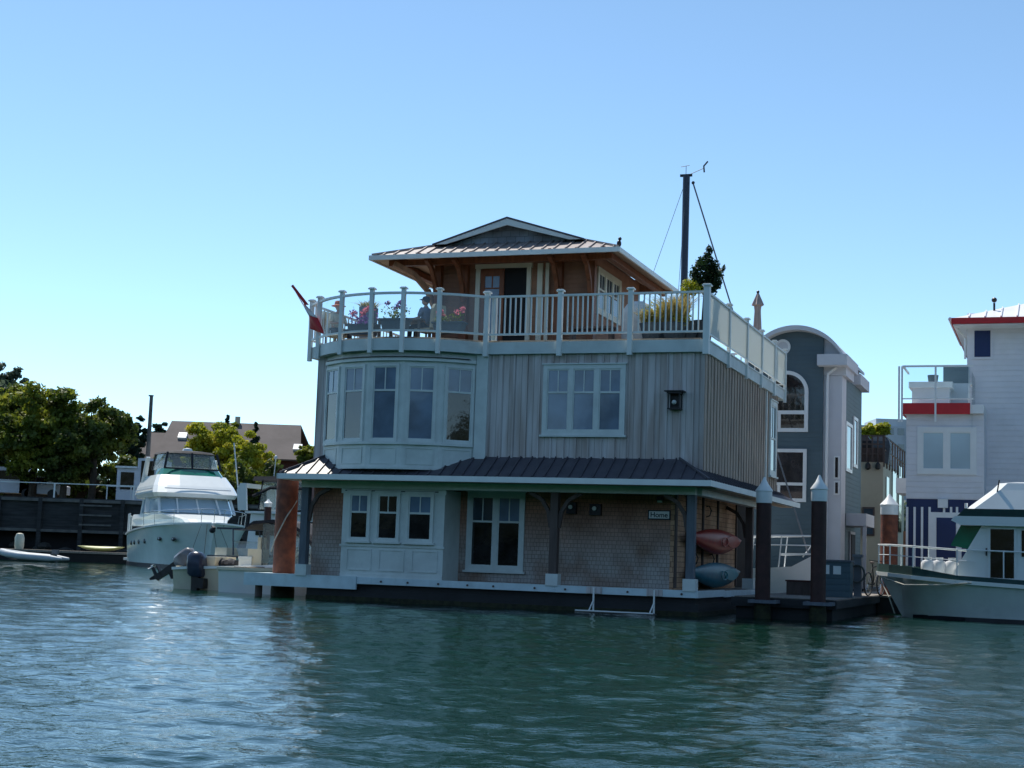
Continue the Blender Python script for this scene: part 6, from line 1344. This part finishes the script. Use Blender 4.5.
# ------------------------------------------------------------------ trees
def tree_px(pxc, ptop, pxl, pxr, pbot, Y, n, size, m, seed, label, **k):
    c = dw(pxc, ptop, Y); l = dw(pxl, ptop, Y); r_ = dw(pxr, ptop, Y); gz_ = land_z(c.x, Y); zb = dw(pxc, pbot, Y).z
    return tree(k.pop('name', 'broadleaf_tree'), label, (c.x, Y, gz_-.1), c.z-gz_, (r_.x-l.x)/2, k.pop('ry', (r_.x-l.x)/2), max(.8, zb-gz_), n, size, m, seed, **k)
tree_px(40, 368, -14, 84, 500, 119, 15000, .36, 'leaf_mid', 1, 'large spreading green tree at the left edge, in front of the paler one', clumps=34, cl=.30)
tree_px(98, 391, 58, 138, 496, 118, 13000, .34, 'leaf_dark', 2, 'dense dark rounded tree right of the large spreading tree', clumps=30, cl=.32)
tree_px(6, 354, -30, 34, 470, 150, 7000, .45, 'leaf_far', 3, 'pale bluish tree showing above the left-edge tree top', clumps=36, cl=.34)
tree_px(-12, 366, -50, 22, 500, 122, 13000, .36, 'leaf_mid', 4, 'green tree mostly cut off by the left edge of the picture', clumps=22, cl=.34)
tree_px(66, 440, 40, 96, 505, 117.5, 5000, .30, 'leaf_dark', 5, 'low dark bushy tree in front of the wharf railing, under the big crowns', clumps=16, cl=.36)
tree_px(136, 409, 122, 152, 470, 150, 3600, .34, 'leaf_fir', 6, 'dark bushy tree just left of the utility pole', clumps=14, cl=.36)
tree_px(163, 413, 152, 174, 455, 178, 2600, .36, 'leaf_fir', 7, 'small dark tree between the utility pole and the brown roof', clumps=10, cl=.4)
tree_px(215, 417, 180, 246, 478, 145, 11000, .30, 'leaf_yel', 8, 'bright yellow-green tree in front of the brown roof', clumps=22, cl=.32)
tree_px(249, 428, 222, 277, 497, 140, 10000, .28, 'leaf_yel', 9, 'yellow-green tree lower and right of its bright neighbour', clumps=20, cl=.34)
tree_px(229, 416, 214, 246, 470, 152, 3600, .34, 'leaf_mid', 14, 'mid-green tree between the two yellow-green ones', clumps=14, cl=.36)
tree_px(228, 414, 219, 238, 455, 158, 2000, .34, 'leaf_fir', 10, 'pointed dark fir poking up over the brown roof, left one', name='fir_tree', shape='cone', clumps=22, cl=.4)
tree_px(256, 421, 247, 266, 462, 158, 2000, .34, 'leaf_fir', 11, 'pointed dark fir right of the other fir, over the brown roof', name='fir_tree', shape='cone', clumps=22, cl=.4)
tree_px(309, 437, 298, 324, 475, 150, 2600, .32, 'leaf_mid', 12, 'green tree just left of the houseboat wall', clumps=12, cl=.4)
tree_px(874, 415, 858, 890, 450, 128, 3400, .30, 'leaf_yel', 13, 'sunlit yellow-green tree in the gap between the slate-blue and white houses', clumps=14, cl=.38)
tree_px(190, 470, 150, 240, 512, 125, 5200, .32, 'leaf_mid', 15, 'low green tree hidden behind the yacht flybridge', clumps=16, cl=.36)
tree_px(282, 478, 262, 300, 512, 124, 3000, .30, 'leaf_mid', 16, 'small green tree behind the cabin boat and the orange piling', clumps=12, cl=.38)
# hedge and far wood behind the trees
for i, (xa, xb, lab) in enumerate(((-75, -45, 'dark hedge under the leftmost trees behind the wharf'), (-45, -19, 'dark hedge behind the wharf railing, ending at the white waterfront building'))):
    t = thing('hedge', lab, 'hedge', Vector(((xa+xb)/2, 128, 4.4)), 0, 'hedges behind the wharf'); g = random.Random(60+i); w_ = (xb-xa)/2; cen = [Vector((g.uniform(-w_, w_), g.uniform(-.8, .8), g.uniform(.3, 3.6))) for _ in range(95)]
    b = MB(); leaf_mesh(b, cen, [.75]*95, 9000, .34, g, surf=.2); b.build('foliage', M['leaf_dark'], t, fixn=False); b = MB(); b.box(-w_, w_, -.2, .2, 0, 2.0); b.build('stems', M['trunk'], t)
g = random.Random(77); cen = [Vector((g.uniform(-190, 150), g.uniform(255, 300), 6+g.uniform(0, 5))) for _ in range(230)]
b = MB(); leaf_mesh(b, cen, [g.uniform(3, 5) for _ in cen], 26000, 1.1, g, surf=.4); o = b.build('far_wood', M['leaf_far'], fixn=False); tag(o, kind='stuff')
# distant apartment block
A_ = dw(862, 417, 300); B_ = dw(905, 417, 300); z0 = land_z(A_.x, 300); t = thing('apartment_block', 'pale distant apartment block in the gap between the houses', 'building', Vector((A_.x, 300, z0)), 0); hh = dw(880, 418, 300).z-z0
b = MB(); b.box(-2, 8, 0, 10, 0, hh-1.5); b.box(3, 12, 1, 11, 0, hh); b.build('wall', mat('far_pale_wall', (.50, .55, .60), .8, .1, .5), t)
for i in range(3):
    for j in range(5): b = MB(); z = hh-3.2-i*3.1; x = -1.4+j*2.1; b.box(x, x+1.3, -.06, -.0, z, z+1.3) if j < 2 else b.box(x, x+1.3, -.06 if x < 8 and z+1.3 < hh-1.5 else .94, .0 if x < 8 and z+1.3 < hh-1.5 else 1.0, z, z+1.3); b.build('window', M['glass'], t)

# opposite shore behind the viewer (reflected in the windows)
gm2 = mat('wooded_hills', (.035, .05, .025), .95, .5, .05)
b = MB(); n = 90
for k, (dr_, zz_) in enumerate(((0, -2), (0, 5), (12, 20), (50, 38), (300, 46))):
    for i in range(n+1):
        a = math.radians(100+160*i/n); rr = 230+dr_+25*math.sin(i*.31); h_ = zz_*(1+.3*math.sin(i*.7)+.2*math.sin(i*1.9)) if zz_ > 4 else zz_
        b.v.append((rr*math.sin(a), rr*math.cos(a), h_))
for k in range(4):
    for i in range(n): q = k*(n+1)+i; b.f.append((q, q+1, q+n+2, q+n+1))
tag(b.build('hills', gm2), kind='structure')
